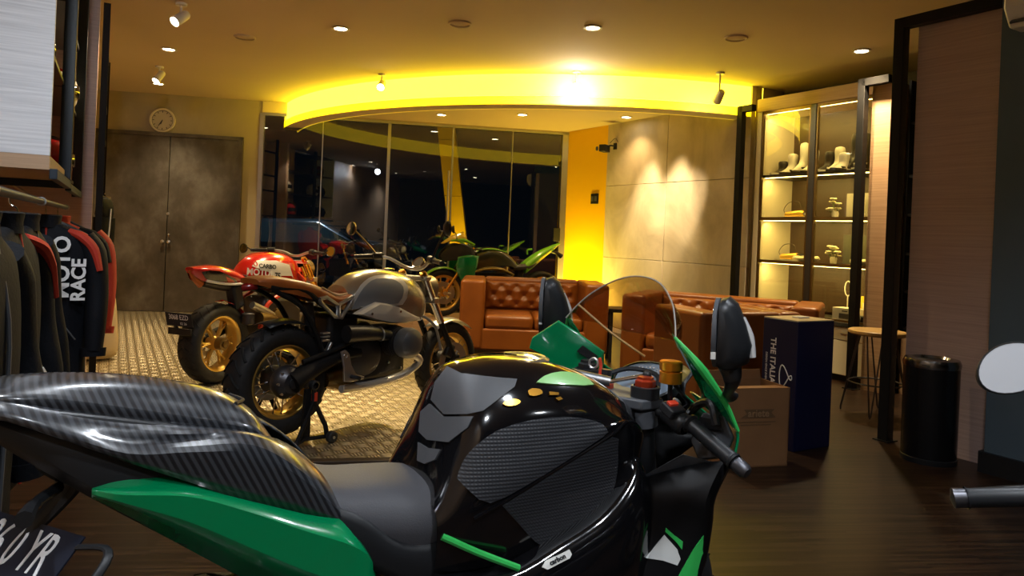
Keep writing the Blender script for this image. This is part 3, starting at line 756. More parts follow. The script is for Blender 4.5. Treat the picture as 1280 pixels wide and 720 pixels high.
text_mesh('printed_word', 'ariete', .06, mat('faded_card_print', (.27, .155, .075), .75), kb, frame_mtx((.215, -.0022, .31), (1, 0, 0), (0, 0, 1)), bold=.0008)
for i in range(2): MB().box((.20, -.0006, .262-.016*i), (.26-.06*i, .001, .006)).build('printed_line', ink, kb)
bb = thing('navy_box', 'tall dark navy cardboard box with white lettering down one side', 'box', (1.80, 4.47, 0), math.atan2(.17, .30))
w, d, h = .345, .27, .81
MB().box((w/2, d/2, h/2), (w, d, h)).build('carton_body', NAVY, bb, bevel=.004)
MB().box((w/2, d/2, h+.003), (w-.004, d-.004, .006)).build('top_flaps', mat('pale_card_top', (.62, .50, .28), .7), bb)
MB().box((w*.55, d*.5, h+.011), (.10, .06, .010)).build('packing_tape', PAPERW, bb, bevel=.003)
mx = frame_mtx((-.0012, .185, .52), (0, 0, -1), (0, -1, 0))
text_mesh('lettering', 'THE ITALIAN', .058, WHITEM, bb, mx, bold=.0012, align='CENTER')
text_mesh('small_lettering', 'DESIGN SINCE EVER', .020, WHITEM, bb, frame_mtx((-.0012, .235, .50), (0, 0, -1), (0, -1, 0)))
lg = MB()
pts = [(-.001, .078+.05*math.sin(t)*(1 if t < PI else .9), .455-.05*math.sin(2*t)*.8-.04*math.cos(t)) for t in [2*PI*k/28 for k in range(28)]]
lg.tube(pts+[pts[0]], .0035, 6); lg.build('printed_emblem', WHITEM, bb)
# small camera on the concrete wall
cc = wthing('security_camera', 'small black camera on a bracket high on the concrete wall', 'camera', RW, .18, .012, 2.58)
MB().box((0, -.01, 0), (.06, .02, .09)).build('wall_plate', BLACKP, cc, bevel=.003); MB().tube([(0, -.02, 0), (0, -.10, .0), (-.02, -.14, -.03)], .011, 8, 3).build('bracket', BLACKP, cc)
MB().box((-.03, -.17, -.045), (.10, .17, .10), Matrix.Rotation(.5, 3, 'Z')).build('camera_body', BLACKP, cc, bevel=.01); MB().lathe([(0, .03), (.025, .03), (.027, .022)], (-.075, -.25, -.05), (-.45, -.9, -.05), 18).build('lens', GREYP, cc)
MB().tube([(.05, 0, .05), (.06, -.06, .10), (.02, -.12, .03)], .004, 6, 4).build('cable', BLACKP, cc)

# ---------------------------------------------------------------- leather sofas
def tufted(w, h, cols, rows, depth):
    """quilted pad in the x-z plane facing -y: buttons on a diagonal lattice."""
    nx, nz = cols*10, rows*10; but = [((i+(.5 if j % 2 else 0))/cols, (j+.5)/rows) for j in range(rows) for i in range(cols+1)]
    out = []
    for j in range(nz+1):
        r = []
        for i in range(nx+1):
            u, v = i/nx, j/nz
            d = min(math.hypot((u-a)*cols, (v-b)*rows) for a, b in but)
            p, q = u*cols, v*rows-.5
            c1 = abs(((p+q/2) % 1)-.5); c2 = abs(((p-q/2) % 1)-.5); cre = min(.5-c1, .5-c2)
            edge = min(1, min(u, 1-u)*cols*2.2, min(v, 1-v)*rows*2.2)
            bul = (min(1, d/.55)**.6*.75 + min(1, cre/.3)*.25)*math.sqrt(max(0, edge))
            r.append(Vector((u*w, -depth*bul, v*h)))
        out.append(r)
    return out, [(a*w, b*h) for a, b in but if .02 < a < .98]
def sofa(name, label, loc, rz, w, d, h, arm, seats, tuft=True, sh=.44):
    s = thing(name, label, 'sofa', loc, rz)
    bt = .20                                       # y runs from the front (0) to the back (d)
    MB().box((w/2, d/2, .20), (w-.02, d-.02, .22)).build('seat_base', LEATHER, s, bevel=.02, seg=3)
    for x in (0, w-arm): MB().box((x+arm/2, d/2, .09+(h-.09)/2), (arm, d, h-.09)).build('arm', LEATHER, s, bevel=.035, seg=4)
    MB().box((w/2, d-bt/2, .09+(h-.09)/2), (w-2*arm+.02, bt, h-.09)).build('backrest', LEATHER, s, bevel=.035, seg=4)
    iw = w-2*arm
    for k in range(seats):
        MB().box((arm+iw*(k+.5)/seats, (d-bt)/2+.005, .31+(sh-.31)/2), (iw/seats-.01, d-bt-.02, sh-.29)).build('seat_cushion', LEATHER, s, bevel=.045, seg=4)
    if tuft:
        g, bs = tufted(iw-.02, h-sh-.06, max(3, int(iw/.17)), 3, .055)
        o = Vector((arm+.01, d-bt-.0, sh+.02))
        t = MB().grid([[p+o for p in r] for r in g]).build('tufted_back', LEATHER, s, ang=80)
        bm = MB()
        for a, b in bs: bm.sphere(o+Vector((a, -.004, b)), .012, 10, 6, (1, .6, 1))
        bm.build('buttons', LEATHER, t)
    for x, y in ((.08, .08), (w-.08, .08), (.08, d-.08), (w-.08, d-.08)): MB().cyl((x, y, 0), (x, y, .10), .022, .03).build('foot', BLACKP, s)
    return s
sofa('leather_sofa', 'tan leather tufted sofa in front of the yellow wall strip', (-.50, 7.30, .009), math.radians(1.5), 1.52, .84, .80, .25, 2)
sofa('leather_sofa', 'tan leather tufted sofa backed against the concrete wall side', (1.02, 6.56, 0), math.atan2(-.507, 1.0), 1.66, .80, .79, .22, 2)
c0 = Vector((1.33, 4.95, 0)); a3 = math.radians(21)
R3 = Matrix.Rotation(a3, 3, 'Z'); o3 = c0 + R3 @ Vector((.88, 0, 0))
sofa('leather_armchair', 'tan leather armchair seen from behind beside the navy box', tuple(o3), a3+PI, .88, .62, .80, .20, 1)['category'] = 'armchair'
for o in D.objects:
    if o.name == 'leather_armchair': o.location = tuple(c0 + R3 @ Vector((.88, .62, 0)))
tb = thing('side_table', 'small dark side table between the two tufted sofas', 'table', (1.19, 7.62, .0))
MB().box((0, 0, .54), (.30, .30, .04)).build('tabletop', BLACKP, tb, bevel=.006)
for x in (-.12, .12):
    for y in (-.12, .12): MB().box((x, y, .26), (.03, .03, .52)).build('leg', BLACKP, tb)
# ---------------------------------------------------------------- left side: hanging cabinet, racks, jackets
# local axes of a left-wall thing: x along the wall (away), y into the wall
def lthing(name, label, cat, t, n=0., z=0., group=None): return thing(name, label, cat, LW.p(t, n, z), LW.ang, group)
def ll(mb, t0, t1, n0, n1, z0, z1):     # n positive towards the room; local y = towards the wall
    return mb.box(((t0+t1)/2, -(n0+n1)/2, (z0+z1)/2), (abs(t1-t0), abs(n1-n0), abs(z1-z0)))
cb = lthing('hanging_cabinet', 'hanging shelf cabinet with a pale whitewashed end panel at upper left', 'cabinet', 0.0)
ll(MB(), -.03, .0, -.50, .0, 1.53, 3.0).build('end_panel', LAM_WHITE, cb, bevel=.002)
ll(MB(), -.03, 1.06, -.50, .0, 1.47, 1.53).build('bottom_board', LAM_WARM, cb)
ll(MB(), .0, 1.06, -.50, -.48, 1.53, 3.0).build('back_panel', BLACKP, cb)
for z in (2.02, 2.50, 2.95): ll(MB(), .0, 1.06, -.48, -.02, z-.02, z).build('shelf', DARKALU, cb)
f = MB(); ll(f, 1.0, 1.06, -.03, .03, 1.44, 3.02); ll(f, -.03, 1.06, .0, .03, 1.43, 1.475); ll(f, 1.03, 1.06, -.5, .03, 1.43, 1.475)
f.build('steel_frame', mat('blue_black_steel', (.018, .03, .045), .4), cb, bevel=.003)
sb = lthing('open_shelving', 'open wall shelving with a pinkish wood divider beyond the whitewashed cabinet', 'shelf', 1.09)
ll(MB(), 1.40, 1.50, -.50, .10, .0, 3.02).build('divider_panel', LAM_PINK, sb)
ll(MB(), .0, 1.40, -.50, -.48, .0, 3.02).build('back_panel', LAM_WARM, sb)
for z in (1.53, 2.02, 2.50): ll(MB(), .0, 1.40, -.48, -.02, z-.02, z).build('shelf', DARKALU, sb)
f = MB(); ll(f, 1.34, 1.40, -.03, .03, 1.42, 3.02); ll(f, 0, 1.40, .0, .03, 1.42, 1.46); f.build('steel_frame', MATS['blue_black_steel'], sb, bevel=.003)
# steel ladder frame farther along with wood strips
lf = lthing('steel_ladder_frame', 'tall black steel ladder frame beside the left wall shelving', 'steel frame', 3.05, .11)
f = MB(); ll(f, 0, .05, .0, .05, 0, 3.02); ll(f, 1.1, 1.15, .0, .05, 0, 2.75); f.build('posts', BLACK, lf)
f = MB(); 
for z in (1.45, 1.95, 2.25, 2.72): ll(f, .05, 1.1, .01, .04, z, z+.035)
f.build('rungs', BLACK, lf)
wp = lthing('wood_wall_panel', 'narrow pale wood wall panel behind the steel ladder frame', 'panel', 2.72)
ll(MB(), 0, 2.2, -.50, -.30, 0, 3.02).build('panel_board', LAM_WARM, wp); ll(MB(), 2.2, 2.3, -.5, .0, 0, 2.9).build('end_board', LAM_PINK, wp)

def helmet(t, n, z, label, shell, stripe, rz=0., L=None):
    h = lthing('motorcycle_helmet', label, 'helmet', t, n, z, 'helmets on the left shelves'); h.rotation_euler.z += rz
    rows = []
    for (zz, rx, ry, oy) in ((.0, .085, .10, .0), (.03, .105, .125, .0), (.09, .122, .148, .0), (.15, .124, .150, 0), (.20, .108, .132, 0), (.235, .075, .095, .0), (.25, .02, .03, 0)):
        rows.append([Vector((rx*math.cos(a), oy+ry*math.sin(a)-.02*(zz < .08)*(math.sin(a) < -.3), zz)) for a in [2*PI*k/24 for k in range(24)]])
    sh = MB().grid(rows, True, True, True).build('shell', shell, h, sub=1)
    v = MB(); r = []
    for zz, k in ((.075, 1.035), (.11, 1.045), (.155, 1.03)):
        r.append([Vector((.124*k*math.cos(a), .15*k*math.sin(a), zz)) for a in [PI*(1.12+.76*i/14) for i in range(15)]])
    v.grid(r).build('visor', mat('dark_visor', (.01, .01, .012), .08, coat=1), h, solid=.004)
    st = MB(); st.tube([(0, .13*math.cos(a), .13+.125*math.sin(a)) for a in [PI*k/12 for k in range(1, 12)]], .018, 8, flat=.3); st.build('stripe', stripe, h)
    MB().tube([(-.08, -.07, .01), (0, -.11, -.0), (.08, -.07, .01)], .012, 8, 4).build('chin_trim', BLACKP, h)
    return h
helmet(.22, -.22, 1.53, 'black helmet on the lowest shelf of the whitewashed cabinet, near end', BLACKG, WHITE, .5)
helmet(.62, -.20, 1.53, 'black helmet on the lowest shelf of the whitewashed cabinet, far end', BLACKG, WHITE, .2)
helmet(.30, -.22, 2.02, 'dark yellow-striped helmet on the middle shelf of the whitewashed cabinet', BLACKG, mat('yellow_stripe', (.7, .5, .05), .4), .3)
helmet(.72, -.20, 2.02, 'white and yellow helmet on the middle shelf beside the cabinet post', WHITE, MATS['yellow_stripe'], -.2)
helmet(.45, -.22, 2.50, 'dark red helmet on the top shelf of the whitewashed cabinet', mat('dark_red_shell', (.12, .01, .01), .2, coat=1), WHITE, .1)
helmet(.45, -.16, 1.53, 'red helmet low in the open shelving behind the steel post', REDP, BLACKG, .2); helmet(.95, -.16, 2.02, 'white and red helmet in the open shelving behind the steel post', WHITE, REDP, .1)
for o in [x for x in D.objects if x.name.startswith('motorcycle_helmet') and x['label'].find('open shelving') > 0]: o.location = LW.p(1.9 if 'low' in o['label'] else 2.15, -.15, o.location.z)

# clothes rail
rl = lthing('clothes_rail', 'slim blue-black clothes rail under the hanging cabinet', 'rail', -1.7, -.03)
MB().tube([(0, 0, 1.335), (3.62, 0, 1.335)], .014, 12).build('rail_tube', MATS['blue_black_steel'], rl)
for x in (.3, 1.75, 3.55):
    f = MB(); f.tube([(x, 0, 1.335), (x, .20, 1.40), (x, .30, 1.47), (x, .45, 1.47)], .010, 8); f.cyl((x-.012, 0, 1.335), (x+.012, 0, 1.335), .02); f.build('bracket', ALU, rl)
def hanger(p, rz, label):
    h = thing('coat_hanger', label, 'hanger', p, rz, 'hangers on the clothes rail')
    MB().tube([(0, .0, -.012), (.012, 0, .006), (.024, 0, -.008), (.02, 0, -.03), (0, 0, -.045), (0, 0, -.085)], .0028, 8, 4).build('hook', CHROME, h)
    MB().tube([(0, -.17, -.15), (0, -.06, -.095), (0, 0, -.083), (0, .06, -.095), (0, .17, -.15)], [.010, .012, .010, .012, .010], 8, 3).build('arms', BLACKP, h)
def jacket(p, rz, label, body, accent, h=.72, sw=.215, accents=True, texts=(), sleeve=body if False else None):
    """local axes: y = shoulder line, x = front to back (front faces -x towards the camera)."""
    j = thing('hanging_jacket', label, 'jacket', p, rz, 'jackets on the clothes rail')
    rnd = random.Random(int(p[0]*1000)); z0 = -.095
    prof = [(0, .055, .05), (-.025, .10, .055), (-.06, sw*.92, .065), (-.10, sw, .075), (-.20, sw*.98, .085), (-.36, sw*.93, .085), (-.52, sw*.95, .08), (-h+.03, sw*1.0, .075), (-h, sw*.97, .07)]
    def ring(z, w, d, k):
        out = []
        for i in range(40):
            a = 2*PI*i/40; c, s = math.cos(a), math.sin(a)
            wr = 1+.05*math.sin(5*a+k*1.7)*(1 if k > 2 else .2)+.03*math.sin(9*a+k*2.3)
            out.append(Vector((math.copysign(abs(c)**.8, c)*d*wr, math.copysign(abs(s)**.75, s)*w, z0+z)))
        return out
    b = MB().grid([ring(z, w, d, k) for k, (z, w, d) in enumerate(prof)], True, False, False).build('body', body, j, sub=1, solid=.006)
    for sd in (-1, 1):
        y = sd*sw
        s = MB().tube([(0, y*.82, z0-.065), (-.005, y*1.06, z0-.14), (-.02, y*1.17, z0-.30), (-.05, y*1.16, z0-.44), (-.075, y*1.12, z0-.60)], [.066, .074, .064, .06, .05], 16, 4, flat=.8).build('sleeve', body, j)
        MB().tube([(-.073, y*1.125, z0-.585), (-.078, y*1.12, z0-.625)], [.055, .052], 16, flat=.8).build('cuff', body, s)
        if accents:
            MB().tube([(-.03, y*.50, z0-.035), (-.048, y*.80, z0-.062), (-.055, y*1.06, z0-.12), (-.07, y*1.2, z0-.22)], [.022, .034, .034, .02], 10, 4, flat=.7).build('shoulder_patch', accent, s)
    MB().lathe([(-.02, .065), (.01, .062), (.035, .066), (.04, .06), (.0, .055)], (0, 0, z0), (0, 0, 1), 28).build('collar', body, j)
    MB().tube([(-.052, 0, z0-.0), (-.088, 0, z0-.2), (-.09, 0, z0-.4), (-.082, 0, z0-h+.01)], .005, 6, 3).build('zipper', accent if accents else GREYP, j)
    for sd in (-1, 1): MB().tube([(-.09, sd*.06, z0-.44), (-.09, sd*.13, z0-.54)], .004, 6).build('pocket_seam', GREYP, j)
    for (tx, size, yy, zz, m, rot) in texts:
        mm = frame_mtx((-.104, yy, z0+zz), (0, -math.cos(rot), math.sin(rot)), (0, math.sin(rot), math.cos(rot)))
        text_mesh('print', tx, size, m, j, mm, bold=size*.03, ext=.002)
    return j
def rail_p(a): return LW.p(a, -.03, 1.335)
def hang(a, rot, label, *args, **kw):
    p = rail_p(a); rz = LW.ang + rot
    hanger(tuple(p), rz, 'black hanger holding the '+label); return jacket(tuple(p), rz, label, *args, **kw)
hang(-1.74, 1.40, 'leftmost black jacket with a thin white line, cut by the frame', FAB_BLACK, WHITE, accents=False)
hang(-1.28, 1.36, 'black jacket with orange-red shoulder and white lettering near its hem', FAB_BLACK, FAB_RED, texts=(('MOTO', .06, -.06, -.42, WHITEM, -.6),))
hang(-.80, 1.40, 'plain dark jacket hanging between two red-trimmed jackets', FAB_BLACK, GREYP, accents=False)
hang(.32, .12, 'black and red jacket with large white MOTO lettering', FAB_BLACK, FAB_RED, .84, texts=(('MOTO', .095, -.065, -.20, WHITEM, PI/2), ('RACE', .08, -.135, -.26, WHITEM, PI/2)), sw=.185)
hang(1.10, .10, 'red hooded jacket at the far end of the clothes rail', FAB_RED, FAB_BLACK, .74)
# gear hanging farther along
for i, (a, lab) in enumerate(((3.5, 'dark riding trousers hanging on the ladder frame, nearer pair'), (3.85, 'dark riding trousers hanging on the ladder frame, farther pair'))):
    q = LW.p(a, .17, 1.46); g = thing('riding_trousers', lab, 'trousers', tuple(q), LW.ang+1.3)
    MB().tube([(0, -.14, .0), (0, 0, .0), (0, .14, .0)], .008, 8).build('hanger_bar', CHROME, g)
    MB().tube([(0, 0, .0), (0, 0, .02), (.01, -.02, .03)], .004, 6).build('hanger_hook', CHROME, g)
    MB().grid([[Vector((d*math.cos(t), w*math.sin(t), z)) for t in [2*PI*k/20 for k in range(20)]] for z, w, d in ((0, .15, .03), (-.08, .16, .06), (-.22, .17, .07))], True, True, True).build('waist', FAB_BLACK, g, sub=1)
    for sd in (-1, 1): MB().tube([(0, sd*.085, -.18), (0, sd*.10, -.42), (.01, sd*.10, -.60)], [.082, .07, .055], 14, 4, flat=.75).build('trouser_leg', FAB_BLACK, g)
    MB().tube([(-.065, .05, -.1), (-.07, .11, -.35), (-.05, .12, -.55)], .006, 6, 3).build('piping', WHITE, g)
bg = thing('beige_bag', 'pale beige cloth bag on the floor below the hanging trousers', 'bag', tuple(LW.p(3.75, .14, 0.010)), LW.ang)
MB().grid([[Vector((d*math.cos(t)*(1+.05*math.sin(3*t)), w*math.sin(t)*(1+.04*math.cos(4*t+z*9)), z)) for t in [2*PI*k/24 for k in range(24)]] for z, w, d in ((0, .15, .10), (.06, .185, .125), (.3, .175, .115), (.55, .15, .09), (.66, .11, .05), (.70, .10, .04))], True, True, True).build('bag_body', BEIGE, bg, sub=1)
for x in (-.03, .03): MB().tube([(x, -.07, .68), (x, -.05, .80), (x, .05, .80), (x, .07, .68)], .008, 8, 4).build('handle', BEIGE, bg)
# ---------------------------------------------------------------- motorcycle helpers (x forward, y to the bike's left, z up; front axle at x = 0)
def resample(pts, n): return cr(pts, n)
def sym(secs, nx=4, nr=3, cap0=False, cap1=False, lift=None):
    """body from half sections (x, [(y, z)...]) running from the centre line outwards and down."""
    m = len(secs[0][1]); cols = [cr([(x, s[k][0], s[k][1]) for x, s in secs], nx) for k in range(m)]
    rows = []
    for i in range(len(cols[0])):
        half = cr([cols[k][i] for k in range(m)], nr)
        for p in half: p.y = max(p.y, 0.0)
        rows.append([Vector((p.x, -p.y, p.z)) for p in half[:0:-1]] + half)
    return MB().grid(rows, False, cap0, cap1)
def side(secs, nx=4, nr=3, both=True):
    """one-sided sheet from sections (x, [(y, z)...]); mirrored to the other side."""
    m = len(secs[0][1]); cols = [cr([(x, s[k][0], s[k][1]) for x, s in secs], nx) for k in range(m)]
    rows = [cr([cols[k][i] for k in range(m)], nr) for i in range(len(cols[0]))]
    mb = MB().grid(rows)
    return mb.mirror_y() if both else mb
def sheet(rows3, nx=4, nr=4, both=True):
    m = len(rows3[0]); cols = [cr([r[k] for r in rows3], nx) for k in range(m)]
    rows = [cr([cols[k][i] for k in range(m)], nr) for i in range(len(cols[0]))]
    mb = MB().grid(rows)
    return mb.mirror_y() if both else mb
def tyre_profile(R, w, rr):
    h = R-rr; return [(-w*.36, rr-.004), (-w*.47, rr+h*.22), (-w*.5, rr+h*.5), (-w*.44, rr+h*.76), (-w*.26, rr+h*.95), (0, R), (w*.26, rr+h*.95), (w*.44, rr+h*.76), (w*.5, rr+h*.5), (w*.47, rr+h*.22), (w*.36, rr-.004), (w*.3, rr-.012), (-w*.3, rr-.012)]
def wheel(parent, c, R, w, rr, rim_m, style='cast', spokes=6, disc=.15, disc_side=(1, -1), knob=False, hub_m=None, lip=None):
    c = Vector(c); ax = (0, 1, 0)
    rim = MB()
    rim.lathe([(-w*.38, rr+.004), (-w*.40, rr-.006), (-w*.36, rr-.018), (-w*.2, rr-.032), (w*.2, rr-.032), (w*.36, rr-.018), (w*.40, rr-.006), (w*.38, rr+.004), (w*.30, rr-.004), (0, rr-.022), (-w*.30, rr-.004)], c, ax, 48, closed=True)
    rim.lathe([(-.055, .018), (-.055, .045), (-.02, .058), (.02, .058), (.055, .045), (.055, .018)], c, ax, 24, closed=True)
    if style == 'cast':
        for k in range(spokes):
            a = 2*PI*k/spokes
            for da in (-.16, .16):
                p0 = c+Vector((math.cos(a)*.045, 0, math.sin(a)*.045)); pm = c+Vector((math.cos(a+da*.5)*rr*.55, 0, math.sin(a+da*.5)*rr*.55)); p1 = c+Vector((math.cos(a+da)*(rr-.026), 0, math.sin(a+da)*(rr-.026)))
                rim.tube([p0, pm, p1], [.019, .013, .012], 8, 3, flat=.75)
    o = rim.build('wheel', rim_m, parent)
    if style == 'wire':
        sp = MB()
        for k in range(20):
            a = 2*PI*k/20; b = a+(.32 if k % 2 else -.32); s = .045 if (k//2) % 2 else -.045
            sp.tube([c+Vector((math.cos(a)*.05, s, math.sin(a)*.05)), c+Vector((math.cos(b)*(rr-.02), s*1.1, math.sin(b)*(rr-.02)))], .0042, 6)
        sp.build('spokes', CHROME, o)
        MB().lathe([(-.06, .02), (-.06, .06), (-.05, .085), (.05, .085), (.06, .06), (.06, .02)], c, ax, 28).build('hub', hub_m or BLACKP, o)
    t = MB().lathe(tyre_profile(R, w, rr), c, ax, 64, closed=True)
    ty = t.build('tyre', RUBBER, o, ang=50)
    g = MB()                      # tread grooves and side blocks
    n = 26
    for k in range(n):
        a = 2*PI*k/n
        for sd in (-1, 1):
            pts = []
            for q in (0, .35, .7, 1):
                an = a+q*.16*(1.4 if knob else 1); lat = sd*w*(.06+.36*q); rad = R+.001-(abs(lat)/(w*.5))**2.2*(R-rr)*.30
                pts.append(c+Vector((math.cos(an)*rad, lat, math.sin(an)*rad)))
            g.tube(pts, .009 if knob else .0035, 6, flat=.6)
    g.build('tread_grooves', mat('tyre_groove', (.03, .031, .034) if knob else (.006, .006, .006), .8), o)
    for sd in disc_side:
        if disc:
            d = MB().lathe([(-.0025, disc*.62), (-.0025, disc), (.0025, disc), (.0025, disc*.62)], c+Vector((0, sd*.075, 0)), ax, 40, closed=True)
            for k in range(6):
                a = 2*PI*k/6; d.tube([c+Vector((math.cos(a)*.05, sd*.07, math.sin(a)*.05)), c+Vector((math.cos(a)*disc*.66, sd*.074, math.sin(a)*disc*.66))], .007, 6)
            d.build('brake_disc', ALU, o)
    return o
def axle_of(c, w): return MB().cyl((c[0], -w, c[2]), (c[0], w, c[2]), .014).cyl((c[0], -w-.006, c[2]), (c[0], -w+.012, c[2]), .024).cyl((c[0], w-.012, c[2]), (c[0], w+.006, c[2]), .024)
def pose_mtx(root): return Matrix.Translation(root.location) @ root.rotation_euler.to_matrix().to_4x4()
def bvh_of(*mbs):
    vs = []; fs = []
    for m in mbs:
        o = len(vs); vs += m.v; fs += [tuple(i+o for i in f) for f in m.f]
    return BVHTree.FromPolygons([tuple(v) for v in vs], fs)
# ---------------------------------------------------------------- the black and green sport motorcycle in front
K = thing('sport_motorcycle', 'large black and green sport motorcycle with carbon tail nearest the camera', 'motorcycle', (.60, 2.08, 0), math.radians(30))
KI = pose_mtx(K).inverted()
wheel(K, (-.30, 0, .295), .295, .12, .215, BLACKG, 'cast', 6, .155)
wheel(K, (-1.35, 0, .285), .285, .18, .20, BLACKG, 'cast', 6, .11, (-1,))
axle_of((-.30, 0, .295), .14).build('front_axle', ALU, K); axle_of((-1.35, 0, .285), .15).build('rear_axle', ALU, K)
# pillion cover
MB_cover = sym([(-1.735, [(0, .972), (.03, .972), (.05, .968), (.055, .96), (.05, .945)]), (-1.69, [(0, .990), (.045, .986), (.078, .980), (.088, .970), (.085, .95)]), (-1.60, [(0, .992), (.05, .986), (.078, .972), (.089, .960), (.086, .93)]),
  (-1.50, [(0, .983), (.05, .975), (.078, .950), (.089, .938), (.086, .905)]), (-1.40, [(0, .963), (.05, .953), (.076, .926), (.087, .914), (.084, .885)]), (-1.33, [(0, .938), (.045, .930), (.068, .908), (.08, .896), (.078, .868)]),
  (-1.28, [(0, .903), (.04, .898), (.06, .886), (.072, .876), (.07, .85)]), (-1.245, [(0, .855), (.035, .853), (.052, .848), (.06, .842), (.06, .83)])], 4, 3)
MB_cover.build('pillion_cover', CARBON, K, ang=25)
MB_cowl = side([(-1.74, [(.045, .965), (.06, .96), (.066, .95), (.07, .942), (.068, .93)]), (-1.69, [(.074, .972), (.088, .968), (.098, .96), (.104, .952), (.10, .945)]), (-1.60, [(.084, .948), (.100, .943), (.116, .930), (.122, .918), (.12, .910)]), (-1.50, [(.086, .924), (.112, .912), (.121, .893), (.136, .877), (.13, .862)]),
  (-1.40, [(.084, .902), (.116, .899), (.122, .885), (.143, .870), (.136, .815)]), (-1.30, [(.078, .878), (.110, .882), (.127, .877), (.146, .858), (.137, .765)]), (-1.22, [(.060, .842), (.092, .842), (.124, .830), (.145, .808), (.136, .735)]), (-1.155, [(.052, .782), (.085, .780), (.116, .766), (.135, .746), (.133, .712)]), (-1.12, [(.050, .722), (.08, .722), (.11, .715), (.126, .706), (.128, .698)])], 4, 3)
MB_cowl.build('tail_cowl', CARBON, K, solid=.004, ang=25)
MB_tp = side([(-1.55, [(.122, .820), (.126, .818), (.127, .814), (.125, .808)]), (-1.50, [(.119, .826), (.139, .808), (.138, .795), (.122, .772)]), (-1.40, [(.120, .817), (.148, .793), (.146, .75), (.122, .695)]), (-1.30, [(.124, .782), (.153, .752), (.149, .69), (.122, .622)]),
  (-1.20, [(.128, .737), (.157, .703), (.152, .63), (.122, .560)]), (-1.12, [(.128, .702), (.156, .665), (.150, .59), (.12, .525)]), (-1.075, [(.124, .655), (.148, .63), (.145, .575), (.116, .515)]), (-1.05, [(.115, .595), (.13, .585), (.13, .555), (.112, .52)])], 5, 1)
MB_tp.build('tail_side_panel', GREEN, K, solid=.004, ang=20)
sym([(-1.73, [(0, .955), (.05, .95), (.062, .935), (.04, .925)]), (-1.66, [(0, .95), (.08, .935), (.088, .90), (.06, .870)]), (-1.55, [(0, .93), (.10, .90), (.115, .82), (.08, .79)]), (-1.40, [(0, .88), (.11, .85), (.118, .72), (.08, .68)]), (-1.25, [(0, .80), (.11, .76), (.115, .62), (.08, .57)]), (-1.08, [(0, .70), (.10, .68), (.11, .54), (.08, .48)])], 3, 2, True, True).build('undertail', BLACKP, K)
MB().tube([(-1.74, -.04, .935), (-1.748, 0, .937), (-1.74, .04, .935)], .010, 8, 3).build('tail_light', mat('red_lens', (.25, .01, .01), .2), K)
for sd in (-1, 1): MB().tube([(-1.70, sd*.085, .957), (-1.60, sd*.094, .938), (-1.50, sd*.094, .916), (-1.40, sd*.092, .893), (-1.32, sd*.086, .875), (-1.255, sd*.068, .848)], [.005, .010, .010, .010, .010, .006], 8, 4).build('cover_gap_shade', BLACKP, K)  # black tube stands for the shadow in the gap under the cover
MB().tube([(-1.315, -.04, .925), (-1.295, 0, .922), (-1.315, .04, .925)], .004, 6, 3).build('cover_seam', BLACKP, K)
# rider seat
seat = sym([(-1.16, [(0, .772), (.05, .768), (.09, .755), (.115, .725), (.115, .69)]), (-1.10, [(0, .752), (.065, .748), (.108, .732), (.130, .695), (.128, .655)]), (-1.02, [(0, .744), (.07, .740), (.116, .722), (.143, .675), (.138, .630)]), (-.94, [(0, .738), (.07, .733), (.120, .713), (.148, .665), (.142, .618)]), (-.87, [(0, .726), (.06, .720), (.104, .703), (.132, .665), (.126, .632)]), (-.81, [(0, .70), (.05, .696), (.082, .682), (.10, .655), (.095, .635)])], 4, 3, True, True)
seat.build('seat', SEATV, K, ang=50)
side([(-1.15, [(.118, .735), (.128, .70), (.125, .66)]), (-1.08, [(.134, .70), (.142, .66), (.135, .61)]), (-1.0, [(.14, .64), (.15, .61), (.14, .56)]), (-.90, [(.138, .63), (.15, .58), (.14, .52)]), (-.80, [(.12, .63), (.14, .57), (.14, .50)])], 4, 2).build('seat_base_trim', BLACKP, K, solid=.006)
# tank
tsec = [(-.935, [(0, .69), (.04, .69), (.08, .695), (.12, .705), (.150, .695), (.165, .672), (.165, .63), (.16, .58)]),
 (-.89, [(0, .845), (.05, .84), (.09, .82), (.135, .79), (.165, .755), (.18, .70), (.175, .64), (.165, .57)]), (-.85, [(0, .950), (.055, .943), (.10, .918), (.150, .858), (.175, .79), (.19, .712), (.18, .64), (.17, .57)]),
 (-.78, [(0, .978), (.065, .972), (.12, .945), (.168, .882), (.19, .81), (.20, .735), (.185, .65), (.175, .57)]), (-.70, [(0, .985), (.075, .978), (.13, .951), (.178, .892), (.197, .83), (.206, .763), (.19, .67), (.18, .58)]),
 (-.62, [(0, .978), (.08, .970), (.14, .943), (.185, .890), (.201, .845), (.208, .797), (.192, .70), (.18, .60)]), (-.54, [(0, .956), (.08, .948), (.145, .923), (.185, .878), (.20, .853), (.207, .832), (.19, .74), (.18, .63)]),
 (-.46, [(0, .920), (.08, .912), (.14, .892), (.177, .862), (.19, .850), (.196, .842), (.18, .76), (.17, .66)]), (-.40, [(0, .880), (.07, .872), (.12, .855), (.15, .835), (.162, .82), (.166, .80), (.155, .74), (.15, .67)]), (-.365, [(0, .842), (.05, .837), (.09, .82), (.115, .80), (.124, .78), (.124, .76), (.118, .72), (.11, .68)])]
tank = sym(tsec, 4, 4, False, True)
tank.build('tank', BLACKG, K, ang=40)
tb_ = bvh_of(tank)
def patch(name, poly, m, off=.004, step=5, mirror=False, smooth=4, bv=None, thick=.005):
    if mirror:
        b = conform(poly, KI, bv or tb_, off, step, smooth, False, thick=thick); b.v = [Vector((p.x, -p.y, p.z)) for p in b.v]; b.build(name, m, K, weld=False, ang=40); mirror = False
    return conform(poly, KI, bv or tb_, off, step, smooth, mirror, thick=thick).build(name, m, K, weld=False, ang=40)
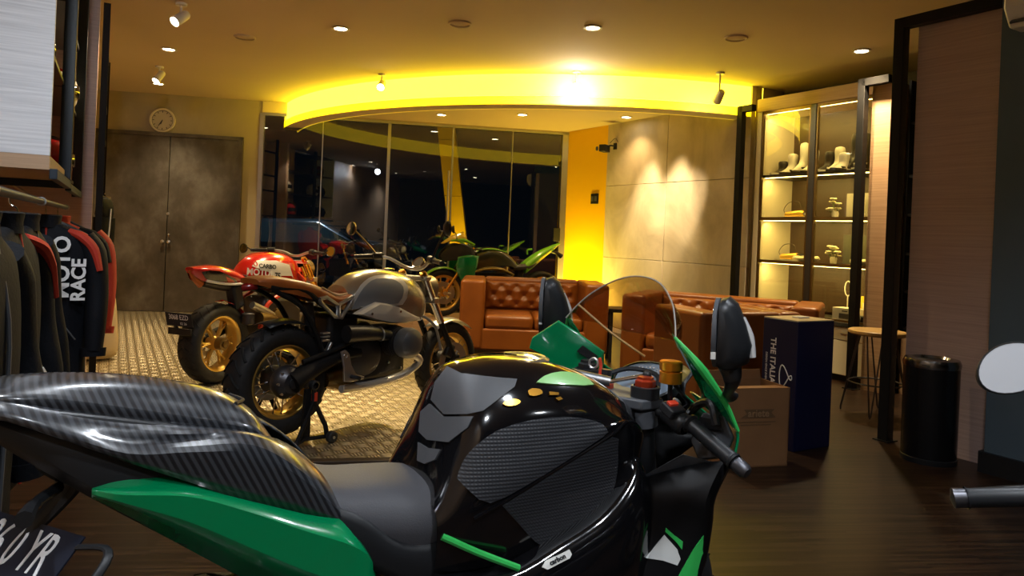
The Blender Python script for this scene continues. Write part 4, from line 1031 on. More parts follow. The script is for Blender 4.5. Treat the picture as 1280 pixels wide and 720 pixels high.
patch('tank_grip_pad', [(572, 598), (578, 580), (592, 560), (622, 538), (665, 525), (705, 521), (742, 526), (757, 536), (752, 546), (700, 580), (655, 607), (612, 628), (588, 615)], GRIPPAD, mirror=True, smooth=2)
patch('tank_grip_pad', [(628, 632), (690, 592), (764, 546), (771, 560), (770, 590), (762, 620), (744, 640), (700, 670), (680, 680), (668, 676), (648, 654)], GRIPPAD, mirror=True, smooth=2)
PADM = mat('tank_pad_vinyl', (.08, .083, .09), .5, bumpv=.1, nscale=400)
patch('tank_pad', [(560, 459), (578, 468), (610, 472), (646, 475), (643, 484), (604, 514), (585, 518), (556, 518), (540, 500), (545, 478)], PADM, smooth=1)
patch('tank_pad', [(538, 505), (555, 521), (592, 521), (585, 535), (562, 553), (535, 550), (525, 540), (527, 515)], PADM, smooth=1)
patch('tank_pad', [(524, 553), (535, 560), (552, 562), (545, 575), (532, 580), (523, 576)], PADM, smooth=1)
patch('tank_vent_panel', [(670, 479), (680, 471), (700, 466), (722, 469), (742, 482), (710, 482), (690, 481)], mat('pale_green_panel', (.30, .62, .22), .3, coat=.6), smooth=2)
patch('tank_badge', [(628, 506), (633, 501), (644, 500), (650, 503), (645, 507), (635, 508.5)], GOLD, .006, 2.5, smooth=2); patch('tank_badge', [(659, 490), (664, 487), (674, 488), (677, 493), (668, 496), (661, 495)], GOLD, .006, 2.5, smooth=2)
patch('tank_badge', [(685, 491), (697, 492), (697, 495), (686, 495)], GOLD, .006, 2, smooth=1); patch('tank_badge', [(693, 499), (699, 497), (702, 500), (697, 502)], GOLD, .006, 2, smooth=1)
MB().lathe([(0, .075), (.012, .075), (.017, .066), (.015, .05), (.021, .035), (.022, 0)], (-.66, 0, .962), (-.02, 0, 1), 36).build('fuel_cap', mat('bright_cap_metal', (.62, .63, .65), .22, .95), K)
def surf_line(pts, bv, off):
    out = []
    for px, py in pts:
        h = hit(px, py, bv)
        if h[0] is not None:
            n = h[1] if h[1].dot(KI @ Vector((0, 0, CAM_H)) - h[0]) > 0 else -h[1]; out.append(h[0]+n*off)
    return out
def hit(px, py, bv):
    o = KI @ Vector((0, 0, CAM_H)); d = (KI.to_3x3() @ ray(px, py)).normalized(); return bv.ray_cast(o, d)
cl_ = surf_line([(592, 648), (610, 638), (630, 626), (660, 608), (690, 589), (720, 571), (745, 555), (768, 540), (782, 527)], tb_, .001)
for sg in (1, -1): MB().tube([(p.x, sg*p.y, p.z) for p in cl_], .0042, 8, 3).build('tank_crease', BLACKG, K)
# frame spars with the small badge, lower fairing
spar = side([(-.93, [(.155, .565), (.195, .555), (.213, .48), (.195, .36), (.15, .33)]), (-.786, [(.18, .572), (.222, .558), (.24, .48), (.215, .34), (.16, .30)]), (-.668, [(.182, .612), (.228, .595), (.246, .50), (.222, .34), (.16, .30)]), (-.56, [(.18, .655), (.228, .634), (.246, .53), (.224, .36), (.16, .32)]),
  (-.48, [(.165, .712), (.218, .690), (.242, .58), (.224, .40), (.16, .36)]), (-.425, [(.145, .765), (.195, .735), (.226, .63), (.215, .46), (.16, .42)]), (-.385, [(.125, .735), (.17, .70), (.20, .63), (.20, .52), (.15, .48)])], 4, 4)
spar.build('frame_spar', BLACKG, K, ang=40)
sb_ = bvh_of(spar)
patch('frame_badge', [(677, 709), (681, 702), (711, 687), (714, 693), (711, 698), (684, 712)], PAPERW, .004, 3, smooth=1, bv=sb_)
def hit(px, py, bv):
    o = KI @ Vector((0, 0, CAM_H)); d = (KI.to_3x3() @ ray(px, py)).normalized(); return bv.ray_cast(o, d)
h0 = hit(696, 699.5, sb_); h1 = hit(706, 694.5, sb_)
if h0[0]: 
    nn = h0[1] if h0[1].dot(KI @ Vector((0, 0, CAM_H)) - h0[0]) > 0 else -h0[1]
    xd = (h1[0]-h0[0]).normalized(); text_mesh('badge_lettering', 'carbon', .014, BLACKP, K, frame_mtx(h0[0]+nn*.0052, xd, nn.cross(xd)), bold=.0005)
MB().tube([(-.925, -.168, .650), (-.85, -.192, .612), (-.765, -.212, .573)], .0075, 8, 4).build('green_trim_strip', GREENB, K); MB().tube([(-.925, .168, .650), (-.85, .192, .612), (-.765, .212, .573)], .0075, 8, 4).build('green_trim_strip', GREENB, K)
# fairing
fr_rows = [[(-.365, .222, 1.045), (-.24, .195, .895), (-.12, .03, .86)], [(-.325, .280, .972), (-.19, .165, .86), (-.08, .02, .83)], [(-.28, .305, .902), (-.13, .15, .82), (-.02, .02, .79)], [(-.25, .322, .838), (-.09, .16, .775), (.03, .02, .75)], [(-.25, .316, .775), (-.09, .16, .73), (.03, .05, .70)]]
upf = sheet(fr_rows, 4, 5); upf.build('upper_fairing', GREEN, K, solid=.005, ang=40)
MB().tube([(-.365, .222, 1.046), (-.345, .255, 1.01), (-.325, .281, .973), (-.28, .307, .903), (-.25, .323, .838)], [.004, .007, .011, .007, .004], 8, 4).build('fairing_edge', GREENB, K)  # brighter green puts the light along this edge into its colour
MB().tube([(-.365, -.222, 1.046), (-.345, -.255, 1.01), (-.325, -.281, .973), (-.28, -.307, .903), (-.25, -.323, .838)], [.004, .007, .011, .007, .004], 8, 4).build('fairing_edge', GREENB, K)
lof = sheet([[(-.40, .17, .700), (-.315, .225, .735), (-.255, .312, .772), (-.09, .16, .73), (.03, .05, .70)], [(-.41, .20, .68), (-.36, .25, .685), (-.305, .305, .682), (-.16, .17, .65), (-.05, .09, .63)], [(-.42, .21, .59), (-.35, .25, .60), (-.29, .285, .602), (-.20, .19, .57), (-.14, .12, .55)], [(-.47, .215, .47), (-.38, .25, .48), (-.30, .268, .485), (-.25, .20, .46), (-.21, .14, .44)], [(-.62, .20, .30), (-.50, .235, .31), (-.40, .245, .32), (-.37, .20, .30), (-.35, .14, .29)]], 4, 4)
lof.build('lower_fairing', mat('satin_black_paint', (.004, .004, .005), .5, spec=.3), K, solid=.005, ang=40)
lb_ = bvh_of(lof, spar, upf)
patch('fairing_graphic', [(807, 697), (818, 682), (830, 668), (846, 686), (850, 698), (846, 706), (828, 700)], mat('white_graphic', (.70, .72, .70), .35, coat=.5), .005, 4, smooth=1, bv=lb_)
patch('fairing_graphic', [(832, 659), (842, 668), (853, 676), (852, 686), (843, 675), (831, 664)], GREENB, .006, 3, smooth=1, bv=lb_)
patch('fairing_graphic', [(879, 668), (877, 690), (869, 720), (846, 722), (858, 700), (870, 680)], GREENB, .005, 4, smooth=1, bv=lb_)
# belly and engine mass behind the fairing
sym([(-.98, [(0, .50), (.12, .48), (.15, .36), (.10, .22)]), (-.75, [(0, .56), (.15, .50), (.17, .30), (.11, .15)]), (-.50, [(0, .60), (.15, .52), (.17, .30), (.10, .14)]), (-.32, [(0, .52), (.11, .46), (.12, .32), (.08, .2)])], 3, 2, True, True).build('engine', DARKALU, K)
MB().tube([(-.42, 0, .74), (-.40, 0, .60), (-.44, 0, .45)], [.09, .10, .09], 16, 3).build('radiator_shroud', BLACKP, K)
# inner green panels beside the screen
inner = [(-.392, .235, 1.028), (-.44, .295, .972), (-.447, .298, .942), (-.425, .27, .930), (-.40, .24, .885), (-.33, .20, .875), (-.265, .175, .893), (-.29, .145, .947), (-.34, .19, .99)]
def two(make, name, m, **kw):
    make().build(name, m, K, **kw)
    b = make(); b.v = [Vector((p.x, -p.y, p.z)) for p in b.v]; b.build(name, m, K, **kw)
MB().prism(inner, (.006, .006, .004)).build('inner_fairing_panel', GREEN, K, bevel=.002)
MB().prism([(-.359, -.205, 1.056), (-.352, -.222, 1.037), (-.327, -.243, 1.01), (-.308, -.281, .958), (-.292, -.235, .956), (-.288, -.205, .972), (-.322, -.185, 1.018)], (.005, .004, -.004)).build('inner_fairing_lip', GREENB, K, bevel=.002)  # lip coloured as a lit copy of the green fairing
MB().prism([(-.294, -.235, .952), (-.306, -.281, .956), (-.283, -.309, .896), (-.249, -.319, .835), (-.262, -.288, .866), (-.292, -.255, .915)], (.005, .004, -.004)).build('inner_fairing_panel', GREEN, K, bevel=.002)
two(lambda: MB().prism([(-.335, .187, .963), (-.30, .158, .935), (-.315, .172, .92), (-.345, .20, .945)], (-.004, -.006, .002)), 'panel_slot', BLACKP)
two(lambda: MB().prism([(-.293, .25, .870), (-.263, .29, .867), (-.25, .308, .82), (-.257, .29, .768), (-.292, .24, .752), (-.301, .22, .796)], (.012, -.004, -.004)), 'fairing_pocket', GREYP, bevel=.004)
two(lambda: MB().prism([(-.292, .248, .855), (-.267, .284, .852), (-.264, .289, .83), (-.294, .243, .828)], (-.005, -.003, .003)), 'pocket_slot', BLACKP)
two(lambda: MB().prism([(-.387, .16, .705), (-.318, .215, .764), (-.275, .278, .757), (-.285, .205, .722)], (.004, .0, -.010)), 'inner_shelf_panel', GREYP, bevel=.003)
# screen
out = [(-.372, .222, 1.04), (-.355, .192, 1.08), (-.33, .150, 1.122), (-.302, .08, 1.162), (-.287, 0, 1.176), (-.29, -.08, 1.163), (-.312, -.15, 1.122), (-.338, -.192, 1.08), (-.362, -.222, 1.045)]
mid = [(-.30, .165, 1.03), (-.27, .14, 1.05), (-.24, .11, 1.07), (-.215, .06, 1.085), (-.205, 0, 1.09), (-.215, -.06, 1.085), (-.24, -.11, 1.07), (-.27, -.14, 1.05), (-.30, -.165, 1.03)]
base = [(-.25, .105, 1.015), (-.22, .085, 1.01), (-.19, .06, 1.005), (-.165, .03, 1.0), (-.155, 0, .998), (-.165, -.03, 1.0), (-.19, -.06, 1.005), (-.22, -.085, 1.01), (-.25, -.105, 1.015)]
sheet([out, mid, base], 5, 4, False).build('windscreen', GLASS_SMOKE, K, solid=.003)
MB().tube(out, .0022, 6, 4).build('screen_rim', mat('acrylic_edge', (.35, .32, .28), .2), K)
MB().tube([(-.362, .178, 1.082), (-.30, .10, 1.01), (-.245, .02, .955)], .0035, 6, 4).build('screen_lower_edge', mat('amber_edge', (.38, .22, .06), .3), K)
sheet([[(-.17, .09, .925), (-.13, 0, .93), (-.17, -.09, .925)], [(-.21, .10, .88), (-.17, 0, .88), (-.21, -.10, .88)], [(-.16, .10, .75), (-.10, 0, .75), (-.16, -.10, .75)]], 3, 5, False).build('cockpit_shell', BLACKP, K, solid=.004)
# dash
c = Vector((-.262, .0, .890)); dn = Vector((-.66, -.0, .75)).normalized(); du = Vector((.75, 0, .66)).normalized(); dl = Vector((0, 1, 0))
def oval(a, b, h, n=40): return [c + dl*(a*math.cos(t)) + du*(b*math.sin(t)*(1 if math.sin(t) > 0 else .8)) + dn*h for t in [2*PI*k/n for k in range(n)]]
MB().grid([oval(.055, .03, -.05), oval(.112, .066, -.02), oval(.117, .071, .006), oval(.110, .065, .008)], True, True, False).build('dash_housing', BLACKP, K)
ds = MB().grid([oval(.111, .066, .003)], True); ds.f.append(tuple(range(40))); ds.build('dash_display', mat('dash_screen', (.22, .28, .36), .25, coat=1), K)
dd = MB()
for k in range(17):
    t = PI*(.1+.8*k/16); dd.box(c + dl*(.088*math.cos(t)) + du*(.048*math.sin(t)) + dn*.005, (.003, .003, .003))
dd.build('dash_markings', WHITEM, K)
# triple clamp, forks, bars
tc = MB(); tc.prism([(-.44, -.06, .858), (-.40, -.155, .858), (-.33, -.155, .858), (-.31, -.09, .858), (-.33, 0, .858), (-.31, .09, .858), (-.33, .155, .858), (-.40, .155, .858), (-.44, .06, .858)], (.0, 0, .026)); tc.build('top_clamp', GREYP, K, bevel=.005)
MB().lathe([(0, .024), (.012, .024), (.016, .016), (.02, .016), (.022, 0)], (-.395, 0, .884), (0, 0, 1), 6).build('stem_nut', REDM, K)
fd = Vector((-.365, 0, .888)); fe = Vector((-.30, 0, .295)); fdir = (fe-fd).normalized()
for sd in (-1, 1):
    y = Vector((0, sd*.115, 0)); a = fd+y; b = fe+y
    fk = MB().cyl(a, a+fdir*.42, .027).cyl(a+fdir*.40, b+fdir*-.03, .022); fk.cyl(b+Vector((0, 0, -.035)), b+Vector((0, 0, .05)), .03); fk.build('fork_leg', BLACKP, K)
    q = Vector((-.362, sd*.122, .882))
    MB().lathe([(0, .036), (.028, .036), (.03, .03)], q, (0, 0, 1), 24).build('fork_cap_ring', BLACKP, K)
    MB().lathe([(.028, .026), (.042, .026), (.046, .020), (.052, .020), (.054, 0)], q, (0, 0, 1), 6).build('fork_adjuster', REDM if sd < 0 else BLACKP, K)
    # clip-on bar, housing, grip, bar end, lever
    i0 = Vector((-.350, sd*.145, .850)); g0 = Vector((-.326, sd*.240, .846)); g1 = Vector((-.312, sd*.372, .788)); be = Vector((-.309, sd*.402, .775))
    MB().cyl(i0+Vector((0, -sd*.03, .004)), g0, .012).build('clip_on_bar', BLACKP, K)
    MB().lathe([(-.02, .022), (-.02, .040), (.02, .040), (.02, .022)], fd+Vector((0, sd*.115, -.055)), fdir, 24, closed=True).build('clip_on_clamp', GREYP, K)
    gd = (g1-g0).normalized(); L = (g1-g0).length
    prof = [(0, .022), (.006, .024), (.012, .0175)]+[(.012+(L-.02)*k/20, .0175+(.0012 if k % 2 else 0)) for k in range(21)]+[(L-.004, .021), (L, .019)]
    MB().lathe(prof, g0, gd, 20).build('grip', BLACKP, K)
    MB().lathe([(0, .014), (.006, .018), (.03, .017), (.038, .012), (.04, 0)], g1, gd, 20).build('bar_end', DARKALU, K)
    hs = MB(); hc = (i0*.35+g0*.65); hs.lathe([(-.035, .018), (-.03, .027), (.03, .027), (.036, .020)], hc, gd, 16, cap=True); hs.box(hc+Vector((-.012, 0, .022)), (.045, .045, .024), Matrix.Rotation(-sd*.4, 3, 'X')); ho = hs.build('switch_housing', BLACKP, K, bevel=.004)
    MB().box(hc+Vector((-.014, 0, .037)), (.026, .016, .010), Matrix.Rotation(-sd*.4, 3, 'X')).build('switch_button', REDPL if sd < 0 else GREYP, ho, bevel=.002)
    MB().cyl(hc+Vector((.0, -sd*.03, .012)), hc+Vector((.03, -sd*.03, .03)), .014).build('mirror_clamp', ALU, ho)
    lv = MB().tube([hc+Vector((.035, 0, -.002)), hc+Vector((.06, sd*.02, -.02)), g0+Vector((.055, sd*.02, -.035)), g1+Vector((.035, -sd*.03, -.03))], [.011, .009, .007, .008], 8, 4, flat=.7); lv.build('brake_lever' if sd < 0 else 'clutch_lever', BLACKP, K)
    MB().tube([hc+Vector((.03, 0, .0)), hc+Vector((.06, sd*.01, .03)), hc+Vector((.05, sd*.06, .045)), hc+Vector((.045, sd*.085, .0))], .010, 8, 4).build('lever_guard', BLACKP, K)
rs = Vector((-.352, -.200, .932))
r_ = MB().lathe([(0, .020), (.002, .027), (.028, .027), (.030, .0235), (.033, .0235), (.034, .0275), (.052, .0275), (.054, .024), (.054, 0)], rs, (0, 0, 1), 32).build('brake_reservoir', ORANGE, K)
MB().tube([rs, rs+Vector((.0, 0, -.025)), (-.34, -.19, .885)], .006, 8).build('reservoir_bracket', BLACKP, K)
MB().tube([rs+Vector((.01, 0, .0)), (-.31, -.20, .90), (-.27, -.18, .87), (-.28, -.12, .83)], .005, 6, 4).build('brake_hose', BLACKP, K)
# steering damper, key, cables
dp = MB(); dp.cyl((-.53, .04, .932), (-.42, -.055, .912), .0125); dp.cyl((-.54, .048, .934), (-.525, .036, .931), .015); dp.build('steering_damper', ALU, K)
MB().cyl((-.42, -.055, .912), (-.352, -.112, .935), .005).build('damper_rod', CHROME, K); MB().sphere((-.350, -.113, .935), .012, 12, 8).build('damper_joint', BLACKP, K)
ky = MB(); ky.torus((-.392, .055, .938), .013, .0035, (-.9, -.4, .2), 24, 8); ky.build('key_ring', ALU, K); MB().tube([(-.384, .04, .955), (-.382, .036, .935), (-.385, .034, .912)], .006, 8, 3, flat=.6).build('key_tag', REDPL, K)
MB().cyl((-.37, .03, .905), (-.368, .03, .925), .016).build('ignition_lock', BLACKP, K)
MB().tube([(-.36, .06, .90), (-.30, .02, .925), (-.265, -.05, .92), (-.30, -.10, .895)], .0065, 8, 4).build('clutch_cable', BLACKP, K)
# mirrors: pods with the glass turned inwards
def mirror(c, k, sd, ed, pdv):
    c = Vector(c)
    prof = [(.012, .088), (.03, .094), (.05, .078), (.072, .030), (.088, -.02), (.082, -.062), (.05, -.082), (.02, -.084), (.010, -.078)]
    rows = []
    for q, s in ((-.075, .35), (-.065, .72), (-.035, .97), (0, 1), (.035, .97), (.065, .72), (.075, .35)):
        rows.append([c + ed*(.012+(a-.012)*s)*k + pdv*q*k + Vector((0, 0, z*(.55+.45*s)*k)) for a, z in prof])
    p = MB().grid(rows, True, True, True).build('mirror_housing', BLACKP, K, ang=50)
    gl = MB()
    for a0, nm in ((.0, 0),): gl.grid([[c + ed*(h*k) + pdv*(.078*s*math.cos(t)*k) + Vector((0, 0, (.086*s*math.sin(t)+.004)*k)) for t in [2*PI*j/28 for j in range(28)]] for h, s in ((.0, .94), (-.002, 1.0), (.008, 1.0), (.010, .9))], True, True, True)
    gl.build('mirror_rim', GREYP, p)
    mg = MB().grid([[c + ed*(-.0028*k) + pdv*(.074*math.cos(t)*k) + Vector((0, 0, (.082*math.sin(t)+.004)*k)) for t in [2*PI*j/28 for j in range(28)]]], True); mg.f.append(tuple(range(28))); mg.build('mirror_face', MIRRORG, p, solid=.001)
    MB().tube([c+ed*.062*k+Vector((0, 0, .045*k)), c+ed*.080*k+Vector((0, 0, .0)), c+ed*.088*k+Vector((0, 0, -.05*k))], [.006, .009, .008], 8, 4).build('indicator_lens', mat('clear_lens', (.7, .68, .66), .15, coat=1), p)
    st = MB().tube([c+ed*.035*k+Vector((0, 0, -.07*k)), c+ed*.045*k+Vector((-.0, 0, -.115*k)), Vector((-.27, sd*.305, .925)), Vector((-.22, sd*.27, .905))], [.028, .017, .013, .018], 12, 4, flat=.7); st.build('mirror_stalk', BLACKP, p)
    MB().box(c+ed*.012*k+Vector((-.012, 0, -.038))-pdv*.06*k, (.010, .004, .014), math.radians(-30)).build('mirror_label', PAPERW, p)
mirror((-.420, -.404, 1.082), .85, -1, Vector((.62, -.785, 0)), Vector((.785, .62, 0))); mirror((-.320, .437, 1.046), 1.08, 1, Vector((.80, -.6, 0)), Vector((.6, .80, 0)))
# swingarm, exhaust, footpegs, stand
sw = MB()
for sd in (-1, 1): sw.tube([(-.98, sd*.10, .42), (-1.2, sd*.13, .36), (-1.35, sd*.13, .285)], [.045, .04, .032], 12, 4, flat=.6)
sw.cyl((-1.0, -.12, .42), (-1.0, .12, .42), .05); sw.build('swingarm', DARKALU, K)
ex = MB().lathe([(-.17, .03), (-.15, .055), (.12, .062), (.16, .05), (.165, .035)], (-1.18, -.20, .36), (-.9, -.05, .42), 24); ex.build('exhaust', DARKALU, K, bevel=0)
MB().tube([(-.5, -.05, .22), (-.8, -.08, .18), (-.98, -.15, .25), (-1.06, -.19, .31)], .026, 12, 4).build('exhaust_pipe', ALU, K)
for sd in (-1, 1):
    MB().tube([(-.98, sd*.15, .40), (-1.02, sd*.19, .37), (-1.02, sd*.26, .365)], .011, 8).build('footpeg', ALU, K)
MB().tube([(-.85, .15, .22), (-.90, .25, .03), (-.93, .27, .008)], .012, 8).build('side_stand', DARKALU, K)
MB().grid([[Vector((-.30+.325*math.cos(a), y*.085, .30+.33*math.sin(a)-(.0 if abs(y) < 1 else .03))) for y in (-1, -.6, 0, .6, 1)] for a in [math.radians(72+9*k) for k in range(11)]]).build('front_mudguard', BLACKG, K, solid=.004)
# plate on its holder under the tail
ax_ = Vector((.6, -.8, 0)).normalized(); bx_ = (Vector((.8, .6, 0))*.72 + Vector((0, 0, .69))).normalized(); nn = ax_.cross(bx_)
pc = Vector((-1.668, -.038, .705))
R_ = Matrix((ax_, bx_, nn)).transposed()
pt = MB().box(pc, (.27, .105, .003), R_).build('licence_plate', mat('plate_black', (.008, .012, .025), .4), K, bevel=.0)
mm = R_.to_4x4(); mm.translation = pc + nn*.0022 + bx_*.006
text_mesh('plate_lettering', '336 0 YR', .096, WHITEM, pt, mm, sx=.54, shear=.05, bold=.0004)
MB().box(pc-nn*.006, (.20, .09, .006), R_).build('plate_holder', BLACKP, K, bevel=.002)
hd = MB().tube([tuple(pc-nn*.008+bx_*.02), (-1.60, -.01, .77), (-1.55, 0, .84)], [.018, .028, .04], 10, 4, flat=.5); hd.build('plate_bracket', BLACKP, K)
q0 = pc + ax_*.135; lp_ = [q0+bx_*.035, q0+ax_*.055+bx_*.045, q0+ax_*.075+bx_*.025, q0+ax_*.072-bx_*.03, q0+ax_*.05-bx_*.05, q0-bx_*.045]
MB().tube(lp_, .0075, 8, 3, flat=.6).build('plate_guard_loop', BLACKP, K)
for sd in (-1, 1):
    MB().tube([(-1.60, sd*.03, .80), (-1.63, sd*.10, .80), (-1.64, sd*.17, .80)], [.010, .009, .014], 8, 3).build('turn_signal', BLACKP, K)
# ---------------------------------------------------------------- naked motorcycles behind
def bars(root, grip_pts, m_bar, r=.012, mirrors=None, m_mir=None):
    """one-piece handlebar through the given right-half points, grips at the ends."""
    L = [Vector((p[0], -p[1], p[2])) for p in grip_pts]; Rr = [Vector(p) for p in grip_pts]
    MB().tube([*L[::-1], *Rr], r, 10, 3).build('handlebar', m_bar, root)
    for P in (L, Rr):
        e, q = P[-1], P[-2]; d = (e-q).normalized(); g0 = e-d*.13
        MB().lathe([(0, .019), (.006, .022), (.012, .0165), (.125, .0165), (.13, .019)], g0, d, 16).build('grip', BLACKP, root)
        MB().lathe([(.128, .016), (.15, .017), (.155, .0)], g0, d, 16).build('bar_end', DARKALU, root)
        hb = MB().lathe([(-.07, .016), (-.065, .026), (-.01, .026), (-.005, .018)], g0, d, 14).build('switch_housing', BLACKP, root)
        MB().tube([g0-d*.04+Vector((.03, 0, 0)), g0+d*.02+Vector((.065, 0, -.004)), e+Vector((.055, 0, -.006))], [.009, .007, .006], 8, 3, flat=.7).build('lever', BLACKP, root)
def round_mirror(root, base, c, r, n, glass=MIRRORG, body=BLACKP, name='mirror'):
    c = Vector(c); n = Vector(n).normalized()
    m = MB().lathe([(0, r*.92), (.004, r), (-.012, r*.95), (-.026, r*.6), (-.03, 0)], c, n, 28).build(name, body, root)
    MB().lathe([(.002, 0), (.0015, r*.93)], c, n, 28).build('mirror_face', glass, m)
    MB().tube([base, Vector(base)*.55+c*.45+Vector((-.005, 0, .015)), c-n*.02], .006, 8, 4).build('mirror_stalk', body, m)
def fork(root, top, axle, sep, m_up, m_low, r=.027, split=.5):
    t, a = Vector(top), Vector(axle)
    for sd in (-1, 1):
        y = Vector((0, sd*sep, 0)); k = t.lerp(a, split)
        f = MB().cyl(t+y, k+y, r).build('fork_leg', m_up, root)
        MB().cyl(k+y, a+y, r*.8, r*.8).cyl(a+y+Vector((0, 0, -.03)), a+y+Vector((.0, 0, .06)), r).build('fork_lower', m_low, f)
        MB().cyl(t+y, t+y+(t-a).normalized()*.02, r*.95, r*.8).build('fork_cap', GOLD, f)
    c0, c1 = t.lerp(a, .04), t.lerp(a, .28)
    for c, h in ((c0, .028), (c1, .04)):
        MB().prism([c+Vector((-.05, -.03, -h/2)), c+Vector((-.02, -sep-.035, -h/2)), c+Vector((.035, -sep-.03, -h/2)), c+Vector((.03, sep+.03, -h/2)), c+Vector((-.02, sep+.035, -h/2)), c+Vector((-.05, .03, -h/2))], (0, 0, h)).build('fork_clamp', ALU, root, bevel=.004)
def caliper(root, c): MB().box(c, (.07, .04, .10), Matrix.Rotation(.5, 3, 'Y')).build('brake_caliper', BLACKP, root, bevel=.01)

# ---- silver roadster with brown seat on a paddock stand
Bk = thing('roadster_motorcycle', 'silver roadster motorcycle with brown leather seat and wire-spoke gold wheels', 'motorcycle', (-.463, 5.424, .008), math.radians(53.3))
BI = pose_mtx(Bk).inverted()
wheel(Bk, (0, 0, .30), .30, .12, .218, GOLDW, 'wire', disc=.15)
wheel(Bk, (-1.476, 0, .355), .325, .185, .215, GOLDW, 'wire', disc=.13, disc_side=(1,), knob=True)
axle_of((0, 0, .30), .13).build('front_axle', ALU, Bk)
btank = sym([(-1.06, [(0, .905), (.05, .90), (.09, .875), (.12, .825), (.125, .755)]), (-.95, [(0, .972), (.06, .965), (.118, .93), (.15, .86), (.145, .765)]), (-.80, [(0, 1.0), (.08, .99), (.145, .95), (.178, .87), (.168, .755)]), (-.66, [(0, .998), (.08, .988), (.15, .945), (.187, .86), (.178, .72)]), (-.52, [(0, .970), (.08, .96), (.15, .91), (.182, .82), (.168, .69)]), (-.40, [(0, .905), (.06, .895), (.12, .85), (.145, .77), (.13, .67)]), (-.33, [(0, .80), (.04, .79), (.07, .76), (.085, .72), (.08, .67)])], 5, 4, True, True)
btank.build('tank', mat('olive_silver_paint', (.46, .43, .36), .26, .75, coat=.8), Bk, ang=50)
tbv = bvh_of(btank)
def bpatch(name, poly, m, off=.004, step=3, smooth=2, bv=None, mirror=True):
    b = conform(poly, BI, bv or tbv, off, step, smooth); o = b.build(name, m, Bk, weld=False, ang=50)
    if mirror and b.v:
        c = MB(); c.v = [Vector((p.x, -p.y, p.z)) for p in b.v]; c.f = b.f; c.build(name, m, Bk, weld=False, ang=50)
    return o
bpatch('tank_rim_panel', [(433, 391), (446, 364), (455, 352), (468, 345), (490, 344), (505, 352), (510, 363), (503, 381), (478, 383), (456, 391)], SILVERP, .003)
bpatch('tank_knee_panel', [(437, 389), (450, 366), (459, 355), (470, 349), (488, 349), (500, 355), (504, 364), (497, 379), (476, 380), (455, 388)], GREYPAINT, .007)
MB().lathe([(0, .04), (.01, .04), (.013, .03), (.013, 0)], (-.62, 0, .996), (0, 0, 1), 24).build('fuel_cap', CHROME, Bk)
